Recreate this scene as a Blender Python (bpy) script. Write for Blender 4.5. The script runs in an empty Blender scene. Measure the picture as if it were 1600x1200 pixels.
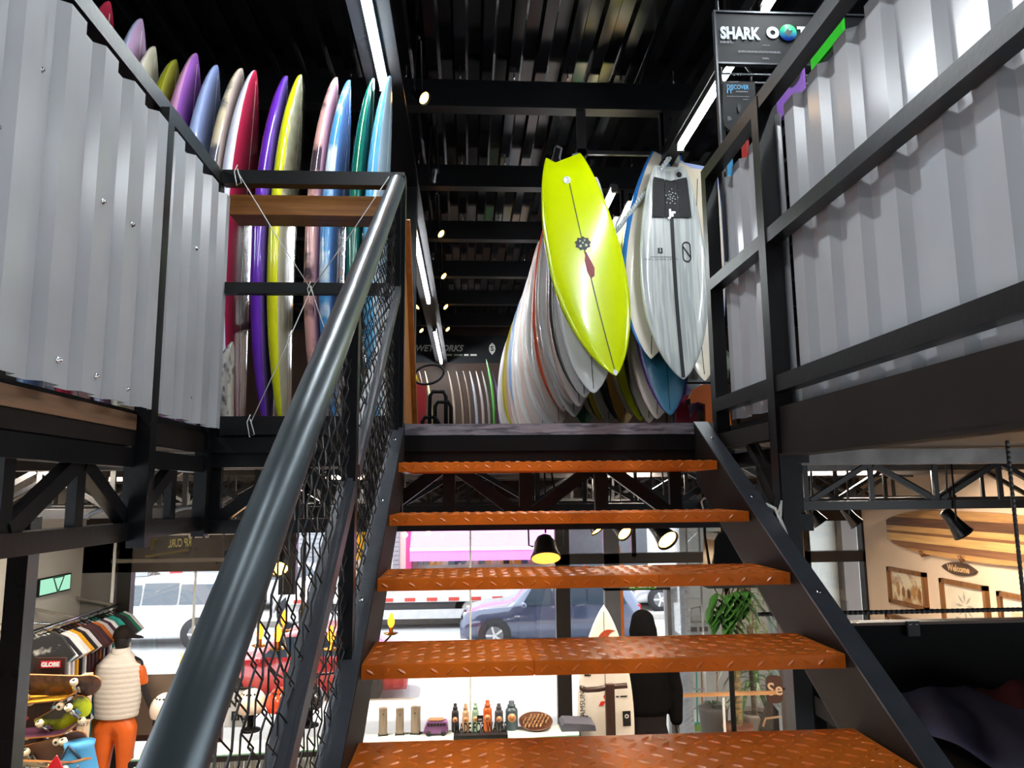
import bpy, math, random
from mathutils import Vector, Matrix
R = math.radians
random.seed(7)
scene = bpy.context.scene
col = scene.collection

# ------------------------------------------------------------------ camera
F = 1170.0                                   # focal length in pixels of the 1600x1200 frame
CAM = Vector((0, 0, 3.4))
yv = Vector((-68 / F, -170 / F, -1)).normalized()
zv = Vector((-.0097, 1, -.145)); zv = (zv - yv * zv.dot(yv)).normalized()
xv = yv.cross(zv)
ROT = Matrix((xv, yv, zv))
cd = bpy.data.cameras.new('camera'); cam = bpy.data.objects.new('camera', cd); col.objects.link(cam)
cd.sensor_width = 36; cd.lens = F * 36 / 1600; cd.clip_start = .02; cd.clip_end = 300
cam.matrix_world = Matrix.Translation(CAM) @ ROT.to_4x4()
scene.camera = cam

def at(px, py, X=None, Y=None, Z=None):
    """point of the place seen at a pixel, at a known depth, side plane or height"""
    d = ROT @ Vector(((px - 800) / F, -(py - 600) / F, -1))
    if X is not None: t = (X - CAM.x) / d.x
    elif Y is not None: t = (Y - CAM.y) / d.y
    else: t = (Z - CAM.z) / d.z
    return CAM + d * t

# ------------------------------------------------------------------ world, sun, exposure
scene.view_settings.view_transform = 'Standard'
scene.view_settings.look = 'None'
scene.view_settings.gamma = 1
scene.view_settings.use_curve_mapping = False
scene.view_settings.exposure = 0.38
wd = bpy.data.worlds.new('sky'); scene.world = wd; wd.use_nodes = True
wn = wd.node_tree.nodes; wn.clear()
wo = wn.new('ShaderNodeOutputWorld'); wb = wn.new('ShaderNodeBackground')
wb.inputs['Color'].default_value = (.86, .93, 1, 1); wb.inputs['Strength'].default_value = 3.8
wd.node_tree.links.new(wb.outputs[0], wo.inputs[0])
sd = bpy.data.lights.new('sun', 'SUN'); sd.energy = 4.6; sd.angle = R(3); sd.color = (1, .95, .88)
so = bpy.data.objects.new('sun', sd); col.objects.link(so)
so.rotation_euler = Vector((.25, -.55, -.8)).to_track_quat('-Z', 'Y').to_euler()
scene.cycles.max_bounces = 8; scene.cycles.diffuse_bounces = 4; scene.cycles.glossy_bounces = 4
scene.cycles.transparent_max_bounces = 16; scene.cycles.caustics_reflective = False; scene.cycles.caustics_refractive = False
scene.cycles.sample_clamp_indirect = 6
LED_STRENGTH = 90.0

# ------------------------------------------------------------------ materials
def lin(h):
    if isinstance(h, str):
        h = h.lstrip('#'); c = [int(h[i:i + 2], 16) / 255 for i in (0, 2, 4)]
    else: c = list(h)
    return tuple(((v / 12.92) if v <= .04045 else ((v + .055) / 1.055) ** 2.4) for v in c)
_m = {}
def mat(name, h, rough=.5, metal=0., var=.08, vs=6., bump=0., bs=40., coat=0., emit=None, es=0., spec=.5, sheen=0., mix=None, mixs=4., mixt=.5, stretch=(1, 1, 1)):
    """principled material, base colour broken up by noise; mix = second colour in noise patches"""
    if name in _m: return _m[name]
    m = bpy.data.materials.new(name); m.use_nodes = True; nt = m.node_tree; n = nt.nodes
    b = n['Principled BSDF']; c = lin(h)
    b.inputs['Roughness'].default_value = rough; b.inputs['Metallic'].default_value = metal
    b.inputs['Specular IOR Level'].default_value = spec
    if coat: b.inputs['Coat Weight'].default_value = coat; b.inputs['Coat Roughness'].default_value = .04
    if emit: b.inputs['Emission Color'].default_value = (*lin(emit), 1); b.inputs['Emission Strength'].default_value = es
    tc = n.new('ShaderNodeTexCoord'); mp = n.new('ShaderNodeMapping'); mp.inputs['Scale'].default_value = stretch
    nt.links.new(tc.outputs['Object'], mp.inputs[0])
    nz = n.new('ShaderNodeTexNoise'); nz.inputs['Scale'].default_value = mixs if mix else vs; nz.inputs['Detail'].default_value = 4
    nt.links.new(mp.outputs[0], nz.inputs['Vector'])
    rp = n.new('ShaderNodeValToRGB')
    if mix:
        d = lin(mix); rp.color_ramp.elements[0].position = mixt - .06; rp.color_ramp.elements[1].position = mixt + .06
        rp.color_ramp.elements[0].color = (*c, 1); rp.color_ramp.elements[1].color = (*d, 1)
    else:
        rp.color_ramp.elements[0].position = .3; rp.color_ramp.elements[1].position = .7
        rp.color_ramp.elements[0].color = (*[max(0, v * (1 - var)) for v in c], 1)
        rp.color_ramp.elements[1].color = (*[min(1, v * (1 + var)) for v in c], 1)
    nt.links.new(nz.outputs['Fac'], rp.inputs[0]); nt.links.new(rp.outputs[0], b.inputs['Base Color'])
    if bump:
        n2 = n.new('ShaderNodeTexNoise'); n2.inputs['Scale'].default_value = bs; nt.links.new(mp.outputs[0], n2.inputs['Vector'])
        bp = n.new('ShaderNodeBump'); bp.inputs['Strength'].default_value = bump; bp.inputs['Distance'].default_value = .01
        nt.links.new(n2.outputs['Fac'], bp.inputs['Height']); nt.links.new(bp.outputs[0], b.inputs['Normal'])
    _m[name] = m; return m
def wood(name, h1, h2, scale=3., along=2, rough=.45, coat=0.):
    if name in _m: return _m[name]
    s = [14, 14, 14]; s[along] = .9
    m = mat(name, h1, rough, coat=coat, mix=h2, mixs=scale, mixt=.5, stretch=s, bump=.15, bs=6)
    rp = [x for x in m.node_tree.nodes if x.type == 'VALTORGB'][0]
    rp.color_ramp.elements[0].position = .3; rp.color_ramp.elements[1].position = .72
    return m
def glow(name, h, s):
    if name in _m: return _m[name]
    m = bpy.data.materials.new(name); m.use_nodes = True; n = m.node_tree.nodes; n.clear()
    o = n.new('ShaderNodeOutputMaterial'); e = n.new('ShaderNodeEmission')
    e.inputs[0].default_value = (*lin(h), 1); e.inputs[1].default_value = s
    m.node_tree.links.new(e.outputs[0], o.inputs[0]); _m[name] = m; return m
def glass(name, tint='#ffffff', refl=.08, rough=.02, dens=0.):
    if name in _m: return _m[name]
    m = bpy.data.materials.new(name); m.use_nodes = True; n = m.node_tree.nodes; n.clear(); L = m.node_tree.links
    o = n.new('ShaderNodeOutputMaterial'); t = n.new('ShaderNodeBsdfTransparent'); g = n.new('ShaderNodeBsdfGlossy'); x = n.new('ShaderNodeMixShader')
    t.inputs[0].default_value = (*lin(tint), 1); g.inputs['Roughness'].default_value = rough
    x.inputs[0].default_value = refl
    fr = n.new('ShaderNodeFresnel'); fr.inputs[0].default_value = 1.2
    ad = n.new('ShaderNodeMath'); ad.operation = 'ADD'; ad.inputs[1].default_value = refl; ad.use_clamp = True
    ge = n.new('ShaderNodeNewGeometry'); iv = n.new('ShaderNodeMath'); iv.operation = 'SUBTRACT'; iv.inputs[0].default_value = 1; mu = n.new('ShaderNodeMath'); mu.operation = 'MULTIPLY'
    L.new(ge.outputs['Backfacing'], iv.inputs[1]); L.new(fr.outputs[0], mu.inputs[0]); L.new(iv.outputs[0], mu.inputs[1])
    L.new(mu.outputs[0], ad.inputs[0]); L.new(ad.outputs[0], x.inputs[0])
    L.new(t.outputs[0], x.inputs[1]); L.new(g.outputs[0], x.inputs[2]); L.new(x.outputs[0], o.inputs[0])
    _m[name] = m; return m

BLACK = mat('black_paint', '#0b0c0f', .34, vs=12, var=.3, bump=.05, bs=60)
STEEL = mat('dark_steel', '#151416', .4, metal=.2, vs=9, var=.35, bump=.06, bs=50)
GREYP = mat('charcoal_paint', '#3d4047', .42, vs=14, var=.18, bump=.08, bs=70)
RUST = mat('primer_steel', '#17110e', .6, vs=7, var=.4, spec=.25)
SHEET = mat('white_sheet', '#aaabae', .2, metal=.0, var=.04, vs=3, spec=.7)
ROOF = mat('black_roof_sheet', '#0e0e12', .16, var=.5, vs=4, spec=.8)
ORANGE = mat('orange_tread', '#da701e', .30, var=.12, vs=16, spec=.6)
PIPE = mat('grey_pipe', '#4c5458', .33, metal=.5, var=.12, vs=10)
CHROME = mat('chrome', '#c8ccd0', .18, metal=1)
WHITE = mat('white_plain', '#e8e8e6', .5)
BLK = mat('black_matte', '#0a0a0b', .65, spec=.2)
RUBBER = mat('rubber', '#17171a', .8)
PLY = wood('plywood_edge', '#b9722e', '#8a4d1c', along=2)
PLYH = wood('plank_wood', '#b77a3c', '#8f5724', along=0)
PINE = wood('old_plank', '#8a6a50', '#5d4534', along=1)
CLEAR = glass('clear_glass')
WARM = glow('warm_bulb', '#ffb14a', 14)

# ------------------------------------------------------------------ mesh helpers
class MB:
    def __init__(s): s.v = []; s.f = []; s.mi = []; s.cur = 0; s.sm = []
    def add(s, vs, fs, smooth=False, mi=None):
        o = len(s.v); s.v += [tuple(p) for p in vs]
        for f in fs: s.f.append([i + o for i in f]); s.mi.append(s.cur if mi is None else mi); s.sm.append(smooth)
        return s
    def box(s, x0, x1, y0, y1, z0, z1):
        v = [(x, y, z) for z in (z0, z1) for y in (y0, y1) for x in (x0, x1)]
        return s.add(v, [(0, 2, 3, 1), (4, 5, 7, 6), (0, 1, 5, 4), (2, 6, 7, 3), (0, 4, 6, 2), (1, 3, 7, 5)])
    def bar(s, a, b, w, h, up=(0, 0, 1)):
        a = Vector(a); b = Vector(b); d = (b - a).normalized(); u = Vector(up)
        if abs(d.dot(u)) > .98: u = Vector((0, 1, 0))
        sd_ = d.cross(u).normalized(); u = sd_.cross(d).normalized()
        q = [(-1, -1), (1, -1), (1, 1), (-1, 1)]
        v = [p + sd_ * (i * w / 2) + u * (j * h / 2) for p in (a, b) for i, j in q]
        return s.add(v, [(3, 2, 1, 0), (4, 5, 6, 7), (0, 1, 5, 4), (1, 2, 6, 5), (2, 3, 7, 6), (3, 0, 4, 7)])
    def tube(s, pts, r, n=8, caps=True, squash=1., smooth=True):
        pts = [Vector(p) for p in pts]; k = len(pts); rr = r if isinstance(r, (list, tuple)) else [r] * k
        vs = []; fs = []; u = None
        for i, p in enumerate(pts):
            d = (pts[min(i + 1, k - 1)] - pts[max(i - 1, 0)]).normalized()
            if u is None:
                u = Vector((0, 0, 1)) if abs(d.z) < .9 else Vector((1, 0, 0))
            u = (u - d * u.dot(d)).normalized(); w = d.cross(u)
            for j in range(n):
                a = 2 * math.pi * j / n
                vs.append(p + (u * math.cos(a) + w * math.sin(a) * squash) * rr[i])
        for i in range(k - 1):
            for j in range(n):
                a = i * n + j; b = i * n + (j + 1) % n
                fs.append((a, b, b + n, a + n))
        if caps: fs.append(tuple(range(n))[::-1]); fs.append(tuple(range((k - 1) * n, k * n)))
        return s.add(vs, fs, smooth)
    def lathe(s, prof, c=(0, 0, 0), n=16, axis=(0, 0, 1), smooth=True):
        ax = Vector(axis).normalized(); u = Vector((1, 0, 0)) if abs(ax.x) < .9 else Vector((0, 1, 0))
        u = (u - ax * u.dot(ax)).normalized(); w = ax.cross(u); c = Vector(c); vs = []; fs = []
        for r_, z in prof:
            for j in range(n):
                a = 2 * math.pi * j / n; vs.append(c + ax * z + (u * math.cos(a) + w * math.sin(a)) * r_)
        for i in range(len(prof) - 1):
            for j in range(n):
                a = i * n + j; b = i * n + (j + 1) % n; fs.append((a, b, b + n, a + n))
        fs.append(tuple(range(n))[::-1]); fs.append(tuple(range((len(prof) - 1) * n, len(prof) * n)))
        return s.add(vs, fs, smooth)
    def prism(s, poly, fn, d):
        """poly of (a,b); fn(a,b,t) with t=0..1 across the thickness d vector"""
        k = len(poly); d = Vector(d)
        vs = [Vector(fn(a, b)) for a, b in poly]; vs += [p + d for p in vs]
        fs = [tuple(range(k))[::-1], tuple(range(k, 2 * k))] + [(i, (i + 1) % k, k + (i + 1) % k, k + i) for i in range(k)]
        return s.add(vs, fs)
    def grid(s, fn, nu, nv, smooth=True, wrap=False):
        vs = [fn(i / (nu - 1), j / (nv if wrap else nv - 1)) for i in range(nu) for j in range(nv)]; fs = []
        for i in range(nu - 1):
            for j in range(nv if wrap else nv - 1):
                a = i * nv + j; b = i * nv + (j + 1) % nv; fs.append((a, b, b + nv, a + nv))
        return s.add(vs, fs, smooth)
    def mesh(s, name, mats):
        me = bpy.data.meshes.new(name); me.from_pydata(s.v, [], s.f)
        for m in (mats if isinstance(mats, (list, tuple)) else [mats]): me.materials.append(m)
        me.polygons.foreach_set('material_index', s.mi); me.polygons.foreach_set('use_smooth', s.sm); me.update()
        return me
    def build(s, name, mats, parent=None, **k):
        return link(name, s.mesh(name, mats), parent, **k)
def link(name, me, parent=None, **k):
    o = bpy.data.objects.new(name, me); col.objects.link(o)
    if parent is not None:
        o.parent = parent; o.matrix_parent_inverse = Matrix.Translation(-root_loc(parent))
    if k: tag(o, **k)
    return o
def root_loc(p):
    return p.location.copy() if p.type == 'EMPTY' else Vector((0, 0, 0))
def tag(o, label=None, cat=None, group=None, kind=None):
    if label: o['label'] = label
    if cat: o['category'] = cat
    if group: o['group'] = group
    if kind: o['kind'] = kind
    return o
def thing(name, label, cat, loc=(0, 0, 0), group=None):
    o = bpy.data.objects.new(name, None); col.objects.link(o); o.location = loc; o.empty_display_size = .05
    return tag(o, label, cat, group)
def struct(name, mb, m, parent=None):
    o = mb.build(name, m, parent)
    if parent is None: o['kind'] = 'structure'
    return o
def dup(o, parent=None):
    c = o.copy(); col.objects.link(c); c.parent = parent
    for ch in o.children: dup(ch, c)
    return c
_tx = {}
def text(body, size=1., bold=0., spacing=1., align='CENTER'):
    key = (body, size, bold, spacing, align)
    if key not in _tx:
        cu = bpy.data.curves.new('lettering', 'FONT'); cu.body = body; cu.size = size; cu.offset = bold; cu.space_character = spacing
        cu.align_x = align; cu.align_y = 'CENTER'; cu.resolution_u = 3
        ob = bpy.data.objects.new('lettering', cu); col.objects.link(ob)
        dg = bpy.context.evaluated_depsgraph_get(); me = bpy.data.meshes.new_from_object(ob.evaluated_get(dg))
        _tx[key] = ([v.co.copy() for v in me.vertices], [tuple(p.vertices) for p in me.polygons])
        bpy.data.objects.remove(ob); bpy.data.curves.remove(cu); bpy.data.meshes.remove(me)
    return _tx[key]
def letters(body, size, fn, m, parent, name='lettering', **k):
    """lettering mapped onto a surface by fn(x, y) -> point"""
    vs, fs = text(body, size, **k)
    return MB().add([fn(v.x, v.y) for v in vs], fs).build(name, m, parent)
def fit(body, w, h, fn, m, parent, name='lettering', bold=.0, left=False, **k):
    """lettering stretched to width w and cap height h"""
    vs, fs = text(body, 1., bold, **k); x0 = min(v.x for v in vs); x1 = max(v.x for v in vs); y0 = min(v.y for v in vs); y1 = max(v.y for v in vs)
    return MB().add([fn(((v.x - x0) / (x1 - x0) - (0 if left else .5)) * w, ((v.y - y0) / (y1 - y0) - .5) * h) for v in vs], fs).build(name, m, parent)
def lines(n, w, h, fn, m, parent, name='print_lines', seed=1):
    """rows of small print too fine to read"""
    r_ = random.Random(seed); mb = MB()
    for i in range(n):
        x = 0.; z = -i * h * 2
        while x < w:
            d = h * (1.5 + 4 * r_.random())
            if x + d > w: break
            mb.add([fn(a, b) for a, b in ((x, z), (x + d, z), (x + d, z + h), (x, z + h))], [(0, 1, 2, 3)]); x += d + h
    return mb.build(name, m, parent)
def bez(a, b, c, n=10):
    a, b, c = Vector(a), Vector(b), Vector(c)
    return [a * (1 - t) ** 2 + b * 2 * t * (1 - t) + c * t * t for t in [i / n for i in range(n + 1)]]

# ================================================================== THE SETTING
MZ = 3.67            # mezzanine floor
YE = 3.10            # its front edge, at the head of the stairs
FY = 9.5             # street front of the ground floor
FARY = 14.3          # far wall upstairs
XL, XR = -4.62, 5.05 # ground-floor side walls

FLOORM = mat('shop_floor', '#a9a39a', .25, var=.08, vs=3)
struct('floor', MB().box(XL, XR, -5, FY, -.1, 0), FLOORM)
fm = MB(); fm.box(-6.2, 6.5, YE, FARY, MZ - .05, MZ); fm.box(-6.2, -1.06, -5, YE, MZ - .05, MZ); fm.box(1.10, 6.5, -5, YE, MZ - .05, MZ)
struct('floor_mezzanine', fm, mat('mezzanine_board', '#141315', .55, var=.2, vs=5))
for nm, b in (('wall_upper_left', (-6.3, -6.2, -5, FARY, 3.3, 7)), ('wall_upper_right', (6.5, 6.6, -5, FARY, 3.3, 7)),
              ('wall_behind', (-6.3, 6.6, -5.1, -5, -.1, 7))):
    struct(nm, MB().box(*b), mat('dark_wall', '#26211f', .6, var=.15))
far = struct('wall_far', MB().box(-6.3, 6.6, FARY, FARY + .1, 3.0, 7), mat('brown_wall', '#4a3429', .55, var=.12, vs=3))
wl = struct('wall_left', MB().box(XL - .12, XL, 2.0, FY, -.1, 3.62), mat('grey_plaster', '#b9b6ae', .7, var=.05, vs=2))
struct('trim_1', MB().box(XL, XL + .012, 2.0, FY - .1, .2, 1.98), mat('beige_panel', '#cbb6a0', .6, var=.05), wl)
wr = struct('wall_right', MB().box(XR, XR + .12, 1.0, FY, -.1, 3.62), mat('cream_plaster', '#dcc0a4', .6, var=.05, vs=2))
struct('wall_left_rear', MB().box(XL, -2.9, 1.9, 2.0, 0, 3.62), mat('brown_panel', '#3a261c', .5, var=.2))

# roof deck: trapezoid ribs running towards the far wall, cross beams below
def trap(s, pitch=.18, depth=.028, hi=.075, sl=.018):
    """depth of a trapezoid-rib profile at distance s"""
    t = s % pitch
    if t < hi: return depth
    if t < hi + sl: return depth * (1 - (t - hi) / sl)
    if t < pitch - sl: return 0
    return depth * (t - pitch + sl) / sl
def trap_points(a, b, pitch=.18, hi=.075, sl=.018):
    pts = {a, b}; k = math.floor(a / pitch)
    while k * pitch < b:
        for e in (0, hi, hi + sl, pitch - sl):
            s = k * pitch + e
            if a < s < b: pts.add(s)
        k += 1
    return sorted(pts)
rd = MB(); xs = trap_points(-6.25, 6.55, .21, .09, .02)
vs = []; fs = []
for i, x in enumerate(xs):
    z = 6.64 + trap(x, .21, .05, .09, .02)
    vs += [(x, -5, z), (x, FARY, z)]
    if i: fs.append((2 * i - 2, 2 * i, 2 * i + 1, 2 * i - 1))
rd.add(vs, fs); rd.box(-6.3, 6.6, -5.1, FARY + .1, 6.72, 6.8)
ceil = struct('ceiling', rd, ROOF)
BEAMY = [5.48 + 1.53 * k for k in range(-6, 6)]
bm = MB().box(-6.2, 6.5, -.045, .045, 0, .22).mesh('beam', BLACK)
flm = MB().box(-6.2, 6.5, -.06, .06, -.008, 0).mesh('beam_flange', STEEL)
for y in BEAMY:
    o = link('beam', bm, ceil); o.location = (0, y, 6.36); o.matrix_parent_inverse = Matrix()
    q = link('beam_flange', flm, o); q.matrix_parent_inverse = Matrix()
# bolts of the roof sheets show as short pins above each beam
pin = MB().lathe([(.006, 0), (.006, .05)], n=6).mesh('roof_screw', CHROME)
for y in BEAMY[6:10]:
    for x in [-.9 + .42 * k for k in range(9)]:
        o = link('roof_screw', pin, ceil); o.location = (x, y - .05, 6.585); o.matrix_parent_inverse = Matrix()

# two longitudinal beams carrying the tube lights
LZ = 5.85
for nm, x0, x1, lab in (('light_beam', -.60, -.42, 'black beam over the stairs carrying the left line of tube lights'),
                   ('light_channel', 1.49, 1.55, 'slim black channel carrying the right line of tube lights')):
    t = thing(nm, lab, 'beam', ((x0 + x1) / 2, 5, LZ + .04))
    MB().box(x0, x1, -1.5, FARY - .1, LZ + .04, LZ + .16).build('web', BLACK, t)
    MB().box(x0 - .02, x1 + .02, -1.5, FARY - .1, LZ + .03, LZ + .045).build('flange', STEEL, t)
    for y in BEAMY[3:]: MB().box((x0 + x1) / 2 - .015, (x0 + x1) / 2 + .015, y - .02, y + .02, LZ + .16, 6.36).build('hanger', STEEL, t)
LEDM = glow('led_white', '#f4fbff', LED_STRENGTH)
def led(x, y0, y1, label):
    t = thing('tube_light', label, 'light', (x, (y0 + y1) / 2, LZ), 'tube lights under the roof')
    MB().box(x - .03, x + .03, y0, y1, LZ - .0, LZ + .03).build('housing', STEEL, t)
    tb = MB(); tb.tube([(x, y0 + .02, LZ - .018), (x, y1 - .02, LZ - .018)], .02, 10); tb.build('tube', LEDM, t)
    for y in (y0, y1): MB().box(x - .025, x + .025, y - .015, y + .02, LZ - .042, LZ).build('end_cap', BLACK, t)
led(-.51, 2.2, 4.28, 'white tube light on the left beam, nearest the stairs')
led(-.51, 6.75, 9.45, 'white tube light on the left beam, middle of the line')
led(-.51, 11.1, 14.0, 'white tube light on the left beam, farthest from the stairs')
led(-.51, -1.2, .9, 'white tube light on the left beam, overhead behind the viewer')
led(1.52, 3.55, 5.0, 'white tube light on the right channel, above the grey surfboard')
led(1.52, 1.3, 3.45, 'white tube light on the right channel, above the black sign')
led(1.52, -1.4, .9, 'white tube light on the right channel, overhead behind the viewer')
led(1.52, 8.6, 11.2, 'white tube light on the right channel, far behind the hanging surfboards')
led(1.19, 5.75, 8.2, 'added white tube light brightening the two rows of hanging surfboards from between')  # extra tube, added to brighten the hanging rows
led(-3.2, -1.0, 1.6, 'white tube light over the left rack, overhead behind the viewer')
led(3.4, 2.6, 4.6, 'white tube light over the right side aisle')

# column under the left light beam
t = thing('steel_column', 'square black steel column below the left light beam', 'column', (-.47, 5.9, MZ))
MB().box(-.51, -.42, 5.86, 5.95, MZ, LZ + .03).build('shaft', BLACK, t)
MB().box(-.54, -.39, 5.83, 5.98, MZ, MZ + .012).build('base_plate', STEEL, t)

# ------------------------------------------------------------------ stairs
TR = [(2.80, 3.513), (2.50, 3.330), (2.20, 3.160), (1.90, 2.992), (1.60, 2.820), (1.30, 2.648), (1.0, 2.476), (.7, 2.30)]
TX0, TX1 = -.258, .94
st = thing('staircase', 'open staircase with orange checker-plate treads and dark steel stringers', 'staircase', (.34, 2.0, 2.0))
def lug_block(mb, cx, cy, cz, ang, fn, L=.032, W=.008, H=.0028):
    ca, sa = math.cos(ang), math.sin(ang)
    pr = [(-L / 2, 0, 0), (-L * .25, -W / 2, 0), (L * .25, -W / 2, 0), (L / 2, 0, 0), (L * .25, W / 2, 0), (-L * .25, W / 2, 0), (-L * .3, 0, H), (L * .3, 0, H)]
    mb.add([fn(cx + a * ca - b * sa, cy + a * sa + b * ca, cz + h) for a, b, h in pr],
           [(0, 1, 6), (1, 2, 7, 6), (2, 3, 7), (3, 4, 7), (4, 5, 6, 7), (5, 0, 6)])
for i, (y, z) in enumerate(TR):
    lip = .034; seam = (.09, .36, .55, .16, .22, .4, .1, .3)[i]
    tr_ = MB()
    for a, b in ((TX0, seam - .001), (seam + .001, TX1)):
        tr_.box(a, b, y + .004, y + .285, z - .005, z); tr_.box(a, b, y, y + .005, z - lip, z - .001)
        tr_.box(a, b, y + .28, y + .285, z - lip, z - .005)
    tr_.box(seam - .02, seam + .02, y + .006, y + .28, z - .008, z - .0045); tr_.box(seam - .02, seam + .02, y + .003, y + .007, z - lip + .002, z - .004)
    tr_.box(TX0, TX0 + .03, y + .01, y + .28, z - lip, z - .006); tr_.box(TX1 - .03, TX1, y + .01, y + .28, z - lip, z - .006)
    to = tr_.build('tread', ORANGE, st)
    lg = MB(); n = int((TX1 - TX0) / .0385)
    for a in range(n):
        for b in range(7):
            x = TX0 + .02 + a * .0385; yy = y + .022 + b * .0385
            lug_block(lg, x, yy, z, R(38) if (a + b) % 2 else R(-38), lambda p, q, r_: (p, q, r_))
        lug_block(lg, TX0 + .02 + a * .0385, -.018, .0, R(42) if a % 2 else R(-30), lambda p, q, r_: (p, y - r_, z + q), L=.026)
    lg.build('checker_pattern', ORANGE, to, kind='stuff')
    for a in (-1, 1):
        for k in (.07, .2): pass
sl = .577
def sp(y): return 3.513 + (y - 2.8) * sl
for x0, x1, nm in ((-.315, -.262, 'stringer'), (.945, 1.005, 'stringer')):
    web = -.266 if x0 < 0 else .945
    y0, y1 = .5, 3.09; D = .24
    s_ = MB()
    poly = [(y0, sp(y0)), (y1, sp(y1)), (y1, sp(y1) - D), (y0, sp(y0) - D)]
    s_.prism(poly, lambda a, b: (web, a, b), (.006, 0, 0))
    o = s_.build(nm, RUST, st)
    MB().bar(((x0 + x1) / 2, y0, sp(y0) + .004), ((x0 + x1) / 2, y1, sp(y1) + .004), x1 - x0, .006).build('flange', GREYP, o)
    MB().bar(((x0 + x1) / 2, y0, sp(y0) - D), ((x0 + x1) / 2, y1, sp(y1) - D), x1 - x0, .006).build('flange', STEEL, o)
    for y in (2.95, 2.55, 2.1):
        MB().lathe([(.008, 0), (.006, .006)], ((x0 + x1) / 2, y, sp(y) + .006), 8, (0, -.5, .86)).build('bolt', CHROME, o)
# half landing the stairs rise from
struct('floor_landing', MB().box(-1.1, 1.2, -2.5, .72, 1.85, 1.95), STEEL)

# platform edge at the head of the stairs
t = thing('platform_edge', 'grey painted edge strip and beam at the head of the stairs', 'beam', (.3, YE, MZ - .1))
MB().box(-.30, 1.08, YE - .012, YE + .05, MZ - .035, MZ + .012).build('edge_strip', mat('cracked_grey', '#8c8c96', .55, mix='#5c5c66', mixs=9, mixt=.55, bump=.5, bs=14, stretch=(1, 1, 6)), t)
MB().box(-1.06, 1.10, YE - .02, YE + .04, MZ - .1, MZ - .04).build('edge_beam', BLACK, t)
MB().box(-1.0, -.31, YE - .03, YE + .03, MZ - .03, MZ + .045).build('kick_rail', BLACK, t)

# trusses below the mezzanine -------------------------------------------------
def truss(p0, p1, ztop, zbot, label, pitch=.315, w=.045, phase=0., top=True, m=BLACK, name='truss'):
    p0, p1 = Vector(p0), Vector(p1); L = (p1 - p0).length; d = (p1 - p0) / L
    t = thing(name, label, 'truss', (*((p0 + p1) / 2).to_2d(), zbot))
    P = lambda s, z: (p0.x + d.x * s, p0.y + d.y * s, z)
    if top: MB().bar(P(0, ztop), P(L, ztop), .06, .06).build('chord', m, t)
    MB().bar(P(0, zbot), P(L, zbot), .06, .055).build('chord', m, t)
    vert = MB().bar((0, 0, zbot), (0, 0, ztop), w, .03).mesh('vertical', m)
    vert = MB().box(-w / 2 * (abs(d.x) or .6), w / 2 * (abs(d.x) or .6), -w / 2 * (abs(d.y) or .6), w / 2 * (abs(d.y) or .6), zbot, ztop).mesh('vertical', m)
    k = 0; s = phase % pitch; idx = int(round((phase - s) / pitch))
    nodes = []
    while s < L: nodes.append(s); s += pitch
    for j, s in enumerate(nodes):
        o = link('vertical', vert, t); o.location = Vector(P(s, 0)); o.matrix_parent_inverse = Matrix.Translation(-root_loc(t))
    for j in range(len(nodes) - 1):
        a, b = nodes[j], nodes[j + 1]
        up = (j + idx) % 2
        MB().bar(P(a + .02, ztop - .03 if up else zbot + .03), P(b - .02, zbot + .03 if up else ztop - .03), w, .035, up=(-d.y, d.x, 0)).build('diagonal', m, t)
    return t
truss((-1.06, YE + .03, 0), (1.12, YE + .03, 0), MZ - .13, 3.275, 'black steel truss right under the head of the stairs', phase=(.235 + 1.06) % .63 + 0, w=.05)
truss((-1.08, .4, 0), (-1.08, YE, 0), 3.52, 3.29, 'black steel truss under the left corrugated railing', pitch=.33, phase=.1)
truss((1.13, 2.5, 0), (1.13, YE, 0), 3.52, 3.29, 'short black steel truss beside the stairs on the right', pitch=.3, phase=.05)
WL = mat('worn_steel', '#6a6664', .3, metal=.7, var=.3)
for k, (y, lab) in enumerate(((4.6, 'nearest'), (6.1, 'second'), (7.6, 'third'), (9.0, 'farthest'))):
    truss((XL, y, 0), (XR, y, 0), 3.58, 3.30, 'black steel truss across the shop ceiling, %s of four beyond the stairs' % lab, pitch=.42, w=.03, phase=.1 * k)
# edge lines of the deck joists
for k, y in enumerate((3.9, 5.3, 6.9, 8.3)):
    tag(MB().box(XL, XR, y, y + .05, 3.53, 3.61).build('floor_joist', WL), 'steel joist under the mezzanine deck, number %s from the stairs' % ('one', 'two', 'three', 'four')[k], 'joist', 'mezzanine joists')

# ------------------------------------------------------------------ guard railings with corrugated sheets
def sheet(X, y0, y1, z0, z1, face, parent, ph=0.):
    """trapezoid sheet in the plane X, ribs upright; face = +1/-1 side the ribs stand out to"""
    ys = trap_points(y0 + ph, y1 + ph); m_ = MB(); vs = []; fs = []; n = len(ys)
    for lay in (0, 1):
        for y in ys:
            x = X + face * (trap(y) - lay * .003)
            vs += [(x, y - ph, z0), (x, y - ph, z1)]
    for i in range(n - 1):
        a = 2 * i; b = 2 * n + 2 * i
        fs += [(a, a + 2, a + 3, a + 1), (b, b + 1, b + 3, b + 2), (a, b, b + 2, a + 2), (a + 1, a + 3, b + 3, b + 1)]
    fs += [(0, 1, 2 * n + 1, 2 * n), (2 * n - 2, 4 * n - 2, 4 * n - 1, 2 * n - 1)]
    return m_.add(vs, fs).build('corrugated_sheet', SHEET, parent)
g = thing('guard_railing', 'guard railing of white corrugated sheets under a black rail left of the stairs', 'railing', (-1.03, 2, MZ))
MB().box(-1.085, -1.035, -1.5, 3.10, 4.695, 4.755).build('top_rail', BLACK, g)
MB().box(-1.06, -1.005, 2.43, 2.48, 3.24, 4.70).build('post', BLACK, g)
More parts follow.
